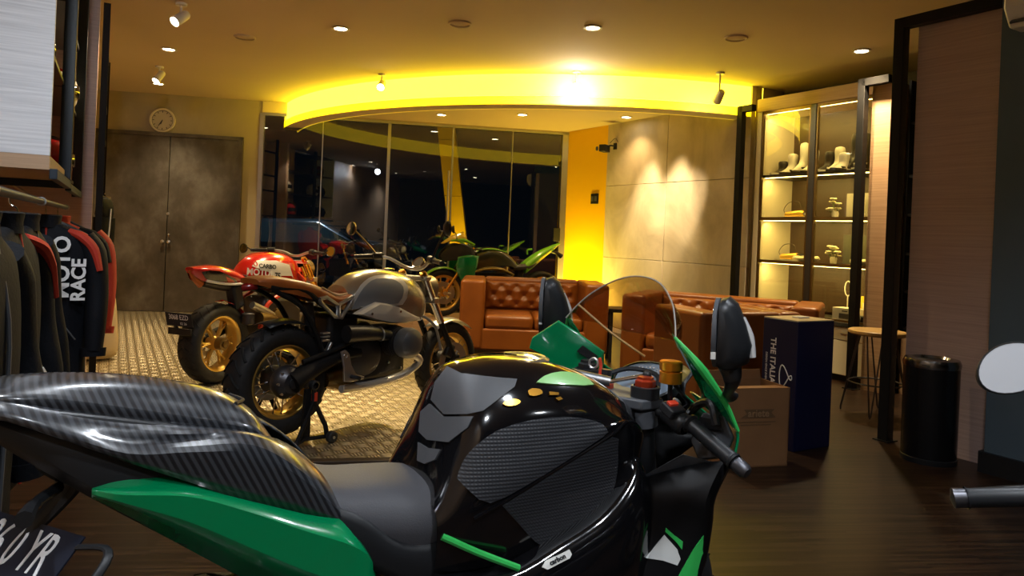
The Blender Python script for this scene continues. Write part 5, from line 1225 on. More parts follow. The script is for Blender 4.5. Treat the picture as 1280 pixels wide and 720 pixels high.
for sd in (-1, 1):
    ic = [(-1.057, .737), (-.97, .772), (-.888, .803), (-.80, .79), (-.695, .763), (-.60, .722), (-.50, .680), (-.50, .662), (-.614, .650), (-.761, .660), (-.902, .69)]
    o = MB(); rows = []
    cx, cz = -.80, .72
    for k, yy in ((1.0, .15), (1.0, .185), (.86, .205), (.4, .213)): rows.append([Vector((cx+(x-cx)*k, sd*yy, cz+(z-cz)*k)) for x, z in ic])
    o.grid(rows, True, True, True).build('intake_cover', SILVERP, Bk, ang=30)
    for x, z in ((-.95, .735), (-.70, .735)): MB().cyl((x, sd*.205, z), (x, sd*.216, z), .008).build('cover_bolt', CHROME, Bk)
    br = MB(); P = [(-1.305, .838), (-1.255, .846), (-1.165, .795), (-1.06, .84), (-1.075, .80), (-1.135, .715), (-1.185, .725), (-1.29, .81)]
    br.tube([(x, sd*.142, z) for x, z in P+[P[0]]], .013, 8); br.tube([(-1.165, sd*.142, .795), (-1.16, sd*.142, .72)], .016, 8); br.build('seat_bracket', ALU, Bk)
    # boxer cylinder with fins and head cover
    cy = MB(); cy.lathe([(.10, .075), (.14, .075)]+[v for k in range(5) for v in ((.145+k*.022, .098), (.153+k*.022, .098), (.155+k*.022, .08), (.166+k*.022, .08))]+[(.26, .07)], (-.70, 0, .535), (0, sd, 0), 28); cy.build('cylinder', DARKALU, Bk)
    MB().lathe([(.255, .070), (.258, .098), (.30, .102), (.335, .092), (.352, .066), (.358, .03), (.358, 0)], (-.70, 0, .538), (0, sd, 0), 28).build('head_cover', mat('grey_cast_metal', (.20, .215, .24), .34, .7), Bk)
    MB().torus((-.70, sd*.345, .538), .045, .006, (0, 1, 0), 24, 8).build('cover_ring', ALU, Bk)
    MB().tube([(-.64, sd*.24, .47), (-.53, sd*.24, .40), (-.58, sd*.20, .33), (-.70, sd*.16, .285), (-.9, sd*.15, .27), (-1.12, sd*.15, .275)], .025, 12, 4).build('exhaust_header', mat('bright_steel_pipe', (.72, .70, .66), .3, .6), Bk)
    MB().tube([(-1.13, sd*.19, .62), (-1.0, sd*.20, .615), (-.87, sd*.20, .60), (-.78, sd*.19, .58)], [.055, .050, .040, .036], 16, 4).build('intake_tube', BLACKP, Bk)
    MB().torus((-.865, sd*.20, .60), .043, .005, (1, 0, 0), 24, 6).build('intake_clamp', ALU, Bk)
    pg = MB(); pp = [(-1.185, .52), (-1.15, .53), (-1.12, .50), (-1.10, .43), (-1.06, .37), (-.99, .345), (-1.0, .33), (-1.10, .325), (-1.155, .335), (-1.16, .42)]
    pg.prism([(x, sd*.20, z) for x, z in pp], (0, sd*.016, 0)); pg.build('footpeg_plate', ALU, Bk, bevel=.005)
    MB().cyl((-1.10, sd*.21, .36), (-1.10, sd*.29, .36), .012).build('footpeg', BLACKP, Bk); MB().torus((-1.152, sd*.218, .49), .014, .005, (0, 1, 0), 16, 6).build('plate_ring', ALU, Bk)
    MB().tube([(-1.60, sd*.10, .90), (-1.42, sd*.115, .80), (-1.30, sd*.12, .62), (-1.24, sd*.12, .48)], .016, 8, 4).build('subframe_tube', BLACK, Bk)
    MB().tube([(-1.62, sd*.10, .915), (-1.40, sd*.12, .89), (-1.25, sd*.125, .79), (-1.0, sd*.12, .72), (-.6, sd*.10, .66), (-.42, sd*.06, .72)], .017, 8, 4).build('frame_tube', BLACK, Bk)
bs = sym([(-1.69, [(0, .962), (.06, .960), (.085, .950), (.08, .930)]), (-1.64, [(0, .972), (.075, .968), (.108, .950), (.10, .915)]), (-1.55, [(0, .974), (.09, .966), (.125, .942), (.115, .888)]), (-1.40, [(0, .950), (.10, .940), (.135, .908), (.125, .852)]), (-1.27, [(0, .914), (.10, .904), (.138, .868), (.128, .815)]), (-1.15, [(0, .856), (.10, .850), (.142, .828), (.132, .790)]), (-1.05, [(0, .868), (.09, .862), (.128, .842), (.122, .798)]), (-.95, [(0, .893), (.06, .888), (.10, .868), (.11, .828)])], 4, 4, True, True)
bs.build('seat', BROWNL, Bk, ang=50)
MB().tube([(-1.27, -.115, .905), (-1.21, -.118, .875), (-1.15, -.122, .853), (-1.08, -.122, .862)], .006, 8, 4).build('seat_piping', mat('pale_piping', (.62, .42, .22), .5), Bk)
MB().box((-.76, 0, .45), (.46, .24, .34)).build('engine_block', BLACKP, Bk, bevel=.05, seg=3)
g = MB(); rnd = random.Random(5)
MB().lathe([(.0, .13), (.02, .128), (.035, .09), (.04, 0)], (-.92, -.12, .46), (0, -1, 0), 28).build('clutch_cover', DARKALU, Bk)
for k in range(10):
    x, z = -.98+.055*(k % 9), .34+.05*((k*3) % 7); MB().lathe([(0, .009), (.012, .009), (.014, .006), (.014, 0)], (x, -.122, z), (0, -1, 0), 6).build('engine_bolt', ALU, Bk)
MB().box((-.78, 0, .27), (.40, .22, .06)).build('sump', DARKALU, Bk, bevel=.015)
MB().box((-1.07, 0, .62), (.24, .20, .22)).build('airbox', BLACKP, Bk, bevel=.03)
for k in range(3): MB().box((-1.245, -.13, .585+.022*k), (.055, .03, .010)).build('rectifier_fin', ALU, Bk, bevel=.002)
MB().box((-1.22, -.13, .53), (.02, .03, .09), Matrix.Rotation(.5, 3, 'Y')).build('brake_cylinder', ALU, Bk, bevel=.005)
sa = MB(); sa.tube([(-1.476, -.125, .36), (-1.33, -.13, .42), (-1.15, -.125, .475), (-.98, -.12, .485)], [.085, .06, .05, .05], 14, 4, flat=.8); sa.build('swingarm', BLACK, Bk)
fdv = MB().lathe([(.06, .095), (.09, .10), (.12, .088), (.15, .06), (.155, .03), (.165, .03), (.168, 0)], (-1.476, 0, .36), (0, -1, 0), 32).build('final_drive', DARKALU, Bk)
for k in range(8): MB().cyl((-1.476+.082*math.cos(k*PI/4), -.115, .36+.082*math.sin(k*PI/4)), (-1.476+.082*math.cos(k*PI/4), -.132, .36+.082*math.sin(k*PI/4)), .008, n=8).build('drive_bolt', ALU, fdv)
MB().lathe([(.16, .032), (.19, .032), (.195, .024), (.195, 0)], (-1.41, 0, .36), (0, -1, 0), 20).build('drive_cap', DARKALU, Bk)
MB().tube([(-1.40, -.13, .47), (-1.2, -.15, .52), (-1.02, -.14, .57)], .016, 10, 3).build('torque_rod', BLACK, Bk)
MB().tube([(-1.30, -.02, .80), (-1.26, -.02, .60), (-1.22, -.02, .46)], .035, 12, 3).build('rear_shock', DARKALU, Bk)
MB().lathe([(-.26, .03), (-.24, .05), (.2, .058), (.25, .045), (.25, 0)], (-1.24, .22, .42), (-.93, .05, .30), 24).build('silencer', CHROME, Bk)
MB().tube([(-1.0, .16, .275), (-1.1, .19, .30), (-1.16, .21, .36)], .026, 10, 4).build('link_pipe', CHROME, Bk)
MB().tube([(-.98, -.05, .30), (-1.10, -.05, .33), (-1.2, -.07, .33)], [.07, .08, .05], 14, 3).build('catalyst_box', BRONZE, Bk)
fork(Bk, (-.385, 0, .965), (-.0, 0, .30), .105, CHROME, BLACK, .027, .52)
for sd in (-1, 1): caliper(Bk, (-.075, sd*.10, .40))
MB().lathe([(-.10, .05), (-.08, .085), (0, .098), (.02, .098), (.022, .088)], (-.235, 0, .855), (1, 0, -.08), 32).build('headlight', mat('headlight_shell', (.34, .29, .2), .3, .8, coat=.5), Bk)
MB().lathe([(.012, .09), (.03, .06), (.036, 0)], (-.235, 0, .855), (1, 0, -.08), 32).build('headlight_lens', mat('lamp_glass', (.7, .7, .66), .08, coat=1), Bk)
gg = MB().lathe([(-.04, .03), (-.03, .046), (0, .05), (.006, .048), (.004, .042)], (-.345, -.01, 1.045), (-.75, 0, .66), 28).build('gauge', CHROME, Bk)
MB().lathe([(.002, .043), (.002, 0)], (-.345, -.01, 1.045), (-.75, 0, .66), 28).build('gauge_face', mat('gauge_face', (.12, .12, .11), .3, coat=1), gg)
bars(Bk, [(-.375, -.04, 1.0), (-.39, -.11, 1.02), (-.43, -.20, 1.065), (-.49, -.29, 1.075), (-.545, -.41, 1.065)], ALU)
round_mirror(Bk, (-.48, .27, 1.085), (-.60, .425, 1.268), .050, (-.95, .05, .1), MIRRORG, BRONZE); round_mirror(Bk, (-.48, -.27, 1.085), (-.475, -.40, 1.295), .052, (.85, -.45, .05), BLACKP)
MB().grid([[Vector((.33*math.cos(a), y*.07, .30+.33*math.sin(a)-.02*abs(y))) for y in (-1, -.6, 0, .6, 1)] for a in [math.radians(50+9*k) for k in range(9)]]).build('front_mudguard', mat('silver_mudguard', (.5, .5, .5), .3, .8), Bk, solid=.004)
MB().tube([(-.46, -.09, .70), (-.36, -.13, .66), (-.27, -.14, .58), (-.20, -.13, .42)], .010, 8, 4).build('brake_hose', mat('grey_hose', (.2, .2, .22), .4), Bk)
MB().tube([(-1.66, -.03, .92), (-1.72, 0, .91), (-1.66, .03, .92)], .02, 10, 3).build('tail_light', MATS['red_lens'], Bk)
MB().grid([[Vector((-1.476+.36*math.cos(a), y*.085, .36+.36*math.sin(a)-.02*abs(y))) for y in (-1, -.5, 0, .5, 1)] for a in [math.radians(62+8*k) for k in range(7)]]).build('rear_hugger', BLACKP, Bk, solid=.004)
# paddock stand
ps = thing('paddock_stand', 'black paddock stand under the rear wheel of the silver roadster', 'paddock stand', (-.463, 5.424, .008), math.radians(53.3))
for sd in (-1, 1):
    y = sd*.235
    MB().tube([(-1.395, y, .352), (-1.39, y, .26), (-1.50, y, .03)], .014, 10).build('front_strut', BLACK, ps)
    MB().tube([(-1.39, y, .26), (-1.30, y, .10), (-1.285, y, .035)], .014, 10).build('rear_strut', BLACK, ps)
    MB().lathe([(-.02, .018), (-.015, .028), (.015, .028), (.02, .018)], (-1.395, y, .352), (0, 1, 0), 18, cap=True).build('bobbin', BLACKP, ps)
    MB().lathe([(-.02, .006), (-.02, .026), (-.014, .034), (.014, .034), (.02, .026), (.02, .006)], (-1.275, y+sd*.03, .035), (0, 1, 0), 24, closed=True).build('castor', RUBBER, ps)
    MB().cyl((-1.275, y-sd*.01, .035), (-1.275, y+sd*.055, .035), .008).build('castor_bolt', ALU, ps)
    MB().box((-1.388, y, .285), (.02, .03, .05)).build('red_clip', REDPL, ps)
MB().prism([(-1.44, -.225, .33), (-1.405, -.225, .33), (-1.40, -.225, .05), (-1.46, -.225, .05)], (0, .02, 0)).build('side_plate', BLACK, ps)
MB().tube([(-1.50, -.235, .03), (-1.68, -.12, .03), (-1.68, .12, .03), (-1.50, .235, .03)], .016, 10).build('rear_bar', BLACK, ps)
MB().tube([(-1.285, -.235, .035), (-1.44, -.225, .045), (-1.50, -.235, .03)], .012, 8).build('lower_bar', BLACK, ps); MB().tube([(-1.285, .235, .035), (-1.50, .235, .03)], .012, 8).build('lower_bar', BLACK, ps)

# ---- red and white streetfighter
Rd = thing('streetfighter_motorcycle', 'red and white streetfighter motorcycle with gold rear wheel behind the silver one', 'motorcycle', (-1.82, 7.05, .008), math.radians(69.4))
RI = pose_mtx(Rd).inverted()
wheel(Rd, (0, 0, .30), .30, .12, .218, GOLDW, 'cast', 6, .16); wheel(Rd, (-1.43, 0, .315), .315, .19, .218, GOLDW, 'cast', 6, .11, (1,))
axle_of((0, 0, .30), .13).build('front_axle', ALU, Rd)
MB().lathe([(.03, .05), (.10, .05), (.105, .03), (.12, .03), (.122, 0)], (-1.43, 0, .315), (0, -1, 0), 24).build('rear_hub_nut', BRONZE, Rd)
tl = sym([(-1.72, [(0, .925), (.03, .922), (.04, .905), (.02, .88)]), (-1.64, [(0, .935), (.06, .925), (.085, .895), (.06, .82)]), (-1.50, [(0, .938), (.075, .925), (.11, .885), (.08, .80)]), (-1.36, [(0, .915), (.08, .90), (.125, .855), (.09, .785)]), (-1.24, [(0, .87), (.075, .86), (.12, .82), (.09, .78)]), (-1.14, [(0, .82), (.05, .815), (.08, .80), (.07, .775)])], 4, 4, True, True)
tl.build('tail_unit', REDP, Rd, ang=50); tlb = bvh_of(tl)
def rpatch(name, poly, m, bv, off=.004, step=2.5, smooth=2):
    return conform(poly, RI, bv, off, step, smooth).build(name, m, Rd, weld=False, ang=50)
rpatch('tail_black_panel', [(252, 340), (262, 338), (274, 339), (284, 343), (294, 349), (298, 354), (280, 355), (264, 353), (256, 347)], BLACKG, tlb, .006, 2.5, 1); rpatch('tail_red_panel', [(282, 345), (290, 349), (294, 353), (284, 353)], REDP, tlb, .009, 2.5, 1)
MB().tube([(-1.62, -.075, .822), (-1.45, -.10, .792), (-1.28, -.118, .788), (-1.20, -.12, .815)], .011, 8, 4).build('tail_white_edge', WHITE, Rd)
MB().tube([(-1.72, 0, .90), (-1.69, -.02, .84), (-1.63, -.03, .79)], [.01, .02, .03], 10, 4).build('tail_light', mat('orange_lens', (.5, .12, .02), .3), Rd)
MB().tube([(-1.6, 0, .80), (-1.4, 0, .77), (-1.2, 0, .75), (-1.0, 0, .76)], [.05, .075, .08, .07], 12, 3, flat=.6).build('undertail', BLACKP, Rd)
sym([(-1.22, [(0, .862), (.08, .855), (.12, .835), (.11, .80)]), (-1.05, [(0, .83), (.08, .825), (.12, .80), (.11, .77)]), (-.93, [(0, .83), (.07, .825), (.11, .80), (.10, .77)])], 3, 3, True, True).build('seat', SEATV, Rd)
rt = sym([(-1.18, [(0, .86), (.06, .855), (.10, .83), (.11, .78)]), (-1.10, [(0, .97), (.06, .96), (.115, .91), (.125, .80)]), (-.98, [(0, 1.02), (.08, 1.012), (.15, .95), (.16, .82)]), (-.84, [(0, 1.035), (.09, 1.025), (.17, .96), (.175, .82)]), (-.70, [(0, 1.02), (.09, 1.01), (.165, .95), (.17, .81)]), (-.58, [(0, .97), (.07, .96), (.13, .90), (.14, .78)]), (-.50, [(0, .89), (.05, .88), (.09, .84), (.09, .76)])], 4, 4, True, True)
rt.build('tank', REDP, Rd, ang=50); rtb = bvh_of(rt)
rpatch('tank_white_panel', [(315, 333), (321, 326), (344, 326), (361, 331), (366, 347), (352, 350), (342, 346), (336, 340)], WHITE, rtb, .006, 2.5, 1)
rpatch('tank_white_panel', [(310, 356), (322, 356), (331, 350), (337, 343), (333, 354), (326, 359)], WHITE, rtb, .005, 2.5, 1)
def rtext(body, px, py, dx, size, m, off=.009, sx=1.0):
    o = RI @ Vector((0, 0, CAM_H)); d = lambda a, b: (RI.to_3x3() @ ray(a, b)).normalized()
    h = rtb.ray_cast(o, d(px, py)); k = rtb.ray_cast(o, d(px+dx, py+dx*.09))
    if h[0] is None or k[0] is None: return
    n = h[1] if h[1].dot(o-h[0]) > 0 else -h[1]; x = (k[0]-h[0]).normalized()
    text_mesh('tank_lettering', body, size, m, Rd, frame_mtx(h[0]+n*off, x, n.cross(x)), bold=size*.03, sx=sx)
rtext('MOTUL', 325, 341, 5, .075, WHITEM); rtext('CARBO', 334, 333.5, 5, .05, BLACKP); rtext('75', 346, 345, 3, .07, BLACKP)
MB().torus((-1.145, -.128, .945), .02, .004, (0, -1, .4), 20, 6).build('tank_emblem', REDPL, Rd)
MB().tube([(-.62, -.13, .86), (-.56, -.14, .80), (-.50, -.13, .74)], [.03, .05, .04], 10, 3, flat=.6).build('tank_side_panel', REDP, Rd); MB().tube([(-.54, -.13, .90), (-.50, -.14, .82), (-.48, -.13, .76)], .014, 8, 3).build('gold_fork_guard', GOLD, Rd)
fork(Rd, (-.47, 0, .97), (0, 0, .30), .105, GOLD, BLACK, .027, .6)
for sd in (-1, 1): caliper(Rd, (-.075, sd*.10, .40))
bars(Rd, [(-.46, -.04, 1.0), (-.47, -.13, 1.03), (-.52, -.24, 1.04), (-.58, -.38, 1.035)], ALU)
for sd in (-1, 1): round_mirror(Rd, (-.585, sd*.40, 1.035), (-.60, sd*.475, 1.045 if sd > 0 else 1.06), .045, (-.95, .1, .1), mat('amber_mirror', (.8, .6, .15), .12, .9))  # yellow reflection is put into the mirror colour
MB().lathe([(-.09, .05), (-.07, .085), (0, .095), (.02, .09), (.035, .05), (.038, 0)], (-.30, 0, .87), (1, 0, -.1), 28).build('headlight', mat('bronze_headlight', (.3, .22, .1), .25, .8), Rd)
MB().box((-.75, 0, .48), (.50, .26, .36)).build('engine', DARKALU, Rd, bevel=.05, seg=3)
MB().lathe([(0, .11), (.03, .105), (.05, .06), (.052, 0)], (-.85, -.13, .45), (0, -1, 0), 24).build('clutch_cover', BRONZE, Rd)
for sd in (-1, 1):
    MB().tube([(-.48, sd*.07, .88), (-.75, sd*.15, .72), (-1.0, sd*.15, .60), (-1.05, sd*.12, .40)], .020, 8, 3).build('frame_tube', REDPL, Rd); MB().tube([(-1.25, sd*.10, .77), (-1.05, sd*.12, .72), (-.8, sd*.13, .72)], [.022, .022, .03], 10, 3).build('subframe_tube', BLACK, Rd)
    MB().tube([(-1.0, sd*.19, .42), (-1.05, sd*.20, .38), (-1.05, sd*.27, .375)], .012, 8).build('footpeg', ALU, Rd)
MB().tube([(-1.43, .14, .315), (-1.2, .14, .38), (-.98, .10, .43)], [.06, .05, .06], 12, 4, flat=.7).build('swingarm', BLACK, Rd)
MB().tube([(-1.19, -.15, .61), (-1.06, -.16, .555), (-.94, -.16, .505)], [.030, .034, .026], 14, 3).build('exhaust_can', ALU, Rd); MB().tube([(-1.15, -.19, .50), (-1.0, -.19, .48), (-.85, -.16, .40), (-.6, -.1, .28)], [.05, .05, .03, .025], 14, 3).build('exhaust_pipe', BRONZE, Rd)
MB().lathe([(-.05, .03), (-.04, .05), (.04, .05), (.05, .03)], (-1.22, -.14, .50), (0, 0, 1), 20).build('reservoir_can', DARKALU, Rd)
MB().grid([[Vector((-1.43+.345*math.cos(a), y*.075, .315+.345*math.sin(a)-.02*abs(y))) for y in (-1, -.5, 0, .5, 1)] for a in [math.radians(30+7*k) for k in range(8)]]).build('rear_hugger', REDP, Rd, solid=.004)
MB().box((-1.28, -.05, .68), (.10, .10, .20), Matrix.Rotation(-.3, 3, 'Y')).build('shock_cover', BLACKP, Rd, bevel=.02)
pb = MB().tube([(-1.43, .10, .315), (-1.70, .10, .44), (-1.79, .05, .52)], .014, 8, 3).build('plate_arm', BLACKP, Rd)
RPm = frame_mtx((-1.80, .0, .535), (0, -1, .0), (-.25, 0, .97))
q = MB().box((0, 0, 0), (.25, .105, .004)).xform(RPm).build('licence_plate', MATS['plate_black'], Rd)
tm = RPm.copy(); tm.translation = RPm @ Vector((0, .018, .0026)); text_mesh('plate_lettering', '3068 EZD', .055, WHITEM, q, tm, sx=.82)
tm = RPm.copy(); tm.translation = RPm @ Vector((.04, -.03, .0026)); text_mesh('plate_lettering', '02 26', .028, WHITEM, q, tm)
MB().box((-1.788, .0, .445), (.012, .22, .05)).build('plate_light_bar', BLACKP, Rd, bevel=.004)
MB().tube([(-.80, .14, .25), (-.86, .24, .05), (-.89, .27, .012)], .012, 8).build('side_stand', BLACK, Rd)

# ---- green sport motorcycle on a low plinth before the glass
pth = thing('display_plinth', 'low wooden display platform under the small green motorcycle', 'platform', (-.22, 9.35, 0), math.radians(23))
MB().box((0, 0, .11), (2.3, .75, .22)).build('platform_body', LAM_WARM, pth, bevel=.006); MB().box((0, 0, .018), (2.2, .76, .036)).build('platform_kick', BLACKP, pth)
Gk = thing('green_sport_motorcycle', 'small lime green sport motorcycle parked behind the tufted sofa by the glass', 'motorcycle', (-.85, 9.09, .22), math.radians(203))
wheel(Gk, (0, 0, .30), .30, .11, .225, GOLDW, 'cast', 5, .14); wheel(Gk, (-1.36, 0, .30), .30, .15, .225, mat('orange_wheel', (.7, .28, .04), .35, .4), 'cast', 5, .10, (1,))
axle_of((0, 0, .30), .13).build('front_axle', ALU, Gk); axle_of((-1.36, 0, .30), .13).build('rear_axle', ALU, Gk)
gt = sym([(-.98, [(0, .70), (.06, .695), (.10, .67), (.11, .62)]), (-.85, [(0, .82), (.08, .81), (.14, .77), (.14, .66)]), (-.70, [(0, .885), (.09, .875), (.16, .82), (.16, .66)]), (-.55, [(0, .89), (.09, .88), (.16, .82), (.16, .64)]), (-.40, [(0, .84), (.07, .83), (.13, .77), (.13, .64)])], 4, 4, True, True)
gt.build('tank', mat('dark_olive_paint', (.035, .04, .02), .25, coat=1), Gk, ang=50)
for sd in (-1, 1): MB().tube([(-.80, sd*.10, .835), (-.65, sd*.125, .868), (-.50, sd*.12, .865), (-.40, sd*.09, .835)], [.02, .03, .028, .015], 10, 4, flat=.45).build('tank_green_flash', LIME, Gk)
sym([(-1.30, [(0, .80), (.06, .795), (.09, .77), (.08, .73)]), (-1.15, [(0, .70), (.08, .695), (.12, .67), (.11, .63)]), (-.95, [(0, .675), (.08, .67), (.12, .65), (.11, .61)])], 4, 3, True, True).build('seat', SEATV, Gk)
gs = sym([(-1.62, [(0, .985), (.02, .983), (.03, .975), (.02, .965)]), (-1.50, [(0, .945), (.05, .935), (.07, .91), (.04, .87)]), (-1.35, [(0, .88), (.06, .87), (.10, .83), (.06, .76)]), (-1.22, [(0, .80), (.07, .79), (.12, .74), (.09, .66)]), (-1.10, [(0, .70), (.08, .695), (.12, .65), (.10, .57)])], 4, 4, True, True); gs.build('tail_cowl', LIME, Gk, ang=50)
MB().tube([(-1.20, -.10, .81), (-1.20, -.10, .87), (-1.26, -.08, .885)], .012, 8, 3).build('grab_rail', LIME, Gk); MB().tube([(-1.48, 0, .87), (-1.58, 0, .85), (-1.66, 0, .80)], [.02, .022, .035], 10, 3).build('plate_holder', BLACKP, Gk)
nose = sheet([[(-.34, .13, .88), (-.20, .13, .93), (-.06, .07, .91)], [(-.36, .15, .80), (-.16, .15, .82), (.06, .05, .78)], [(-.36, .15, .70), (-.2, .16, .72), (.02, .06, .70)]], 4, 4)
nose.build('nose_cowl', BLACKP, Gk, solid=.005)
fairing = sheet([[(-.40, .19, .78), (-.26, .19, .79), (-.14, .15, .76)], [(-.38, .205, .66), (-.26, .20, .64), (-.12, .15, .62)], [(-.36, .19, .52), (-.28, .18, .48), (-.20, .13, .46)], [(-.46, .17, .36), (-.38, .16, .33), (-.32, .12, .32)]], 4, 4, False)
fairing.build('side_fairing', GREEN, Gk, solid=.005); fm = MB(); fm.v = [Vector((p.x, -p.y, p.z)) for p in fairing.v]; fm.f = fairing.f; fm.build('side_fairing', GREEN, Gk, solid=.005)
for sd in (-1, 1):
    MB().tube([(-.34, sd*.18, .92), (-.20, sd*.17, .97), (-.06, sd*.10, .96)], [.02, .04, .02], 10, 4, flat=.6).build('upper_fairing', LIME, Gk)
    MB().tube([(-.90, sd*.14, .55), (-.7, sd*.18, .62), (-.5, sd*.19, .62), (-.36, sd*.18, .58)], [.03, .05, .05, .03], 10, 4, flat=.5).build('side_panel', mat('olive_gold_panel', (.22, .17, .05), .35, .6), Gk)
    MB().tube([(-.95, sd*.12, .45), (-1.15, sd*.12, .37), (-1.36, sd*.11, .30)], [.04, .035, .03], 10, 3).build('swingarm', DARKALU, Gk)
    MB().tube([(-.38, sd*.10, .86), (-.37, sd*.20, .87), (-.40, sd*.32, .85)], .012, 8, 3).build('clip_on_bar', BLACKP, Gk); MB().tube([(-.385, sd*.25, .862), (-.40, sd*.35, .848)], .017, 10).build('grip', BLACKP, Gk)
    round_mirror(Gk, (-.12, sd*.14, .97), (-.02, sd*.30, 1.10), .05, (-.9, .2, .05))
sheet([[(-.26, .12, 1.0), (-.24, .0, 1.08), (-.26, -.12, 1.0)], [(-.10, .10, .97), (-.06, 0, 1.0), (-.10, -.10, .97)], [(.02, .05, .92), (.05, 0, .92), (.02, -.05, .92)]], 4, 4, False).build('windscreen', mat('yellow_screen', (.5, .36, .04), .15, coat=1), Gk, solid=.003)
fork(Gk, (-.36, 0, .86), (0, 0, .30), .095, BLACK, GOLD, .024, .5)
MB().box((-.68, 0, .40), (.46, .24, .32)).build('engine', DARKALU, Gk, bevel=.05, seg=3)
MB().tube([(-.95, 0, .68), (-1.05, 0, .58), (-.98, 0, .42)], .06, 10, 3).build('rear_subframe', BLACK, Gk)
MB().lathe([(-.2, .03), (-.18, .05), (.12, .055), (.16, .04), (.16, 0)], (-1.15, .17, .38), (-.93, .0, .34), 20).build('silencer', BRONZE, Gk)
MB().grid([[Vector((.33*math.cos(a), y*.065, .30+.33*math.sin(a)-.02*abs(y))) for y in (-1, -.5, 0, .5, 1)] for a in [math.radians(30+9*k) for k in range(12)]]).build('front_mudguard', LIME, Gk, solid=.004)
MB().tube([(-.80, .14, .22), (-.86, .22, .04), (-.88, .25, .005)], .012, 8).build('side_stand', BLACK, Gk)

# ---- the motorcycle cut by the right edge: grip, lever and mirror reach into the picture
Ek = thing('parked_motorcycle', 'motorcycle at the right edge showing only a black grip, lever and pale mirror', 'motorcycle', (1.40, 1.48, 0), math.radians(68))
wheel(Ek, (0, 0, .30), .30, .12, .218, BLACKG, 'cast', 6, .15); wheel(Ek, (-1.42, 0, .315), .315, .18, .218, BLACKG, 'cast', 6, .11, (1,))
axle_of((0, 0, .30), .13).build('front_axle', ALU, Ek); axle_of((-1.42, 0, .315), .13).build('rear_axle', ALU, Ek)
sym([(-1.05, [(0, .82), (.06, .815), (.11, .78), (.12, .70)]), (-.9, [(0, .93), (.08, .92), (.15, .86), (.16, .72)]), (-.7, [(0, .97), (.09, .96), (.17, .89), (.17, .72)]), (-.5, [(0, .92), (.07, .91), (.13, .85), (.13, .72)])], 4, 4, True, True).build('tank', BLACKG, Ek, ang=50)
sym([(-1.75, [(0, .92), (.03, .918), (.04, .905), (.02, .88)]), (-1.5, [(0, .90), (.08, .89), (.11, .86), (.09, .78)]), (-1.2, [(0, .80), (.10, .795), (.13, .76), (.11, .70)]), (-1.0, [(0, .79), (.09, .785), (.12, .76), (.10, .70)])], 4, 3, True, True).build('seat', SEATV, Ek)
MB().box((-.75, 0, .46), (.5, .26, .38)).build('engine', DARKALU, Ek, bevel=.05, seg=3)
fork(Ek, (-.40, 0, .90), (0, 0, .30), .105, BLACK, BLACK, .027, .5)
MB().tube([(-1.42, .13, .315), (-1.2, .13, .38), (-.95, .10, .44)], [.05, .045, .06], 12, 4, flat=.7).build('swingarm', BLACK, Ek); MB().tube([(-1.15, 0, .72), (-1.0, 0, .6), (-.95, 0, .45)], .06, 10, 3).build('subframe', BLACK, Ek)
bars(Ek, [(-.40, -.05, .915), (-.41, -.14, .91), (-.425, -.26, .885), (-.44, -.465, .85)], DARKALU, .011)
mc = Vector((-.305, .372, 1.066)); mr = MB(); n_ = Vector((-.925, -.177, .33)).normalized(); u_ = Vector((-.342, .94, -.45)); u_ = (u_-n_*u_.dot(n_)).normalized(); w_ = n_.cross(u_)
el = lambda k, h: [mc + n_*h + u_*(.068*k*math.cos(t)*(1+.12*math.sin(t)))+w_*(.044*k*math.sin(t)) for t in [2*PI*j/32 for j in range(32)]]
mo = MB().grid([el(.5, -.035), el(.95, -.018), el(1.03, .0), el(1.0, .003), el(.97, .001)], True, True, False).build('mirror', BLACKP, Ek)
f_ = MB().grid([el(.98, .0005)], True); f_.f.append(tuple(range(32))); f_.build('mirror_face', mat('mirror_pale_reflection', (.86, .87, .9), .35, .6), mo)  # satin pale colour stands for a bright reflection in the glass
MB().tube([tuple(mc-n_*.03), (-.27, .26, 1.0), (-.37, .17, .93)], .009, 8, 4).build('mirror_stalk', BLACKP, mo)
MB().tube([(-.80, .14, .25), (-.86, .24, .05), (-.89, .27, .008)], .012, 8).build('side_stand', BLACK, Ek)
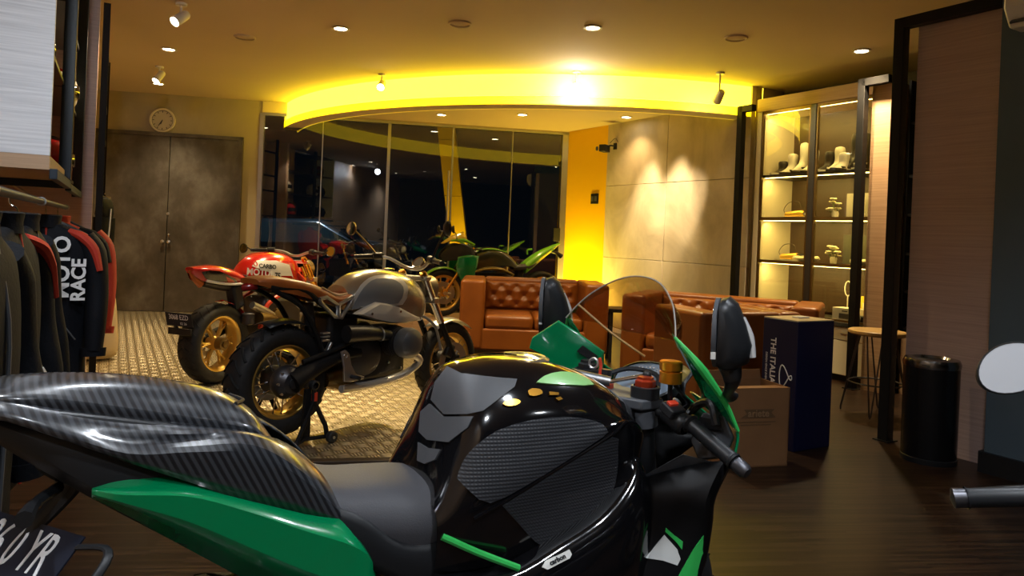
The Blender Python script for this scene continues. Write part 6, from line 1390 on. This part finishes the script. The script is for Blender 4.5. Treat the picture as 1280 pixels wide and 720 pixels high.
# ---------------------------------------------------------------- outside, beyond the glass
pc_ = thing('parked_car', 'dark parked car outside behind the leftmost window pane', 'car', (-3.9, 13.1, 0), math.radians(8))
cp_ = mat('car_paint', (.02, .025, .03), .2, .3, coat=1)
prof = [(-2.1, .45), (-2.12, .75), (-1.9, .88), (-1.35, .95), (-.75, 1.38), (.45, 1.42), (1.15, 1.02), (1.95, .88), (2.12, .65), (2.1, .42)]
rows = []
for y, k in ((-.85, .94), (-.80, 1), (0, 1.02), (.80, 1), (.85, .94)): rows.append([Vector((x, y*(1 if z < 1.0 else .8), .30+(z-.30)*k)) for x, z in prof])
MB().grid(rows, False).grid([[r[-1] for r in rows], [r[0] for r in rows]]).build('car_body', cp_, pc_, ang=50)
MB().prism([(-1.2, -.84, .98), (-.72, -.72, 1.33), (.42, -.72, 1.37), (1.02, -.84, 1.03)], (0, -.012, 0)).build('side_window', mat('car_window', (.02, .03, .035), .05, coat=1), pc_)
MB().prism([(1.14, -.68, 1.04), (1.14, .68, 1.04), (.50, .60, 1.40), (.50, -.60, 1.40)], (.015, 0, .015)).build('windscreen', MATS['car_window'], pc_)
for x in (-1.3, 1.3):
    for y in (-.80, .80):
        w_ = MB().lathe([(-.1, .2), (-.1, .30), (-.06, .325), (.06, .325), (.1, .30), (.1, .2)], (x, y, .325), (0, 1, 0), 28, closed=True).build('car_wheel', RUBBER, pc_); MB().lathe([(-.08, 0), (-.09, .19), (.09, .19), (.08, 0)], (x, y, .325), (0, 1, 0), 20).build('wheel_rim', ALU, w_)
for y in (-.62, .62): MB().sphere((2.08, y, .70), .1, 14, 8, (.4, 1.2, .6)).build('headlamp', mat('car_lamp', (.8, .85, .9), .1, coat=1), pc_)
spot_light('car_fill', (-2.9, 12.0, 4.2), (-3.9, 13.1, 1.2), 700, (.62, .82, 1.0), 50, .6, .1)  # unseen bluish lamp added to bring out the car
yc = MB()
for k in range(4):
    z0, z1 = k*.95+(.0 if k == 0 else .008), (k+1)*.95
    f0, f1 = .45*(1-z0/3.05), .45*(1-z1/3.05)
    yc.prism([(-1.34+f0, 12.2, z0), (-1.05+f0, 12.2, z0), (-1.05+f0, 12.5, z0), (-1.34+f0, 12.5, z0)], (f1-f0, 0, z1-z0))
ycol = thing('slanted_column', 'slanted yellow column standing outside beyond the glass front', 'column', (0, 0, 0)); yc.build('column_blocks', YELLOWP, ycol); MB().box((-.72, 12.35, .02), (.5, .45, .04)).build('column_base', CONCRETE, ycol)
spot_light('column_fill', (-.6, 11.5, .3), (-1.1, 12.2, 1.8), 160, (1, .72, .2), 80, .8, .1)  # lamp added out of sight so the column shows up bright
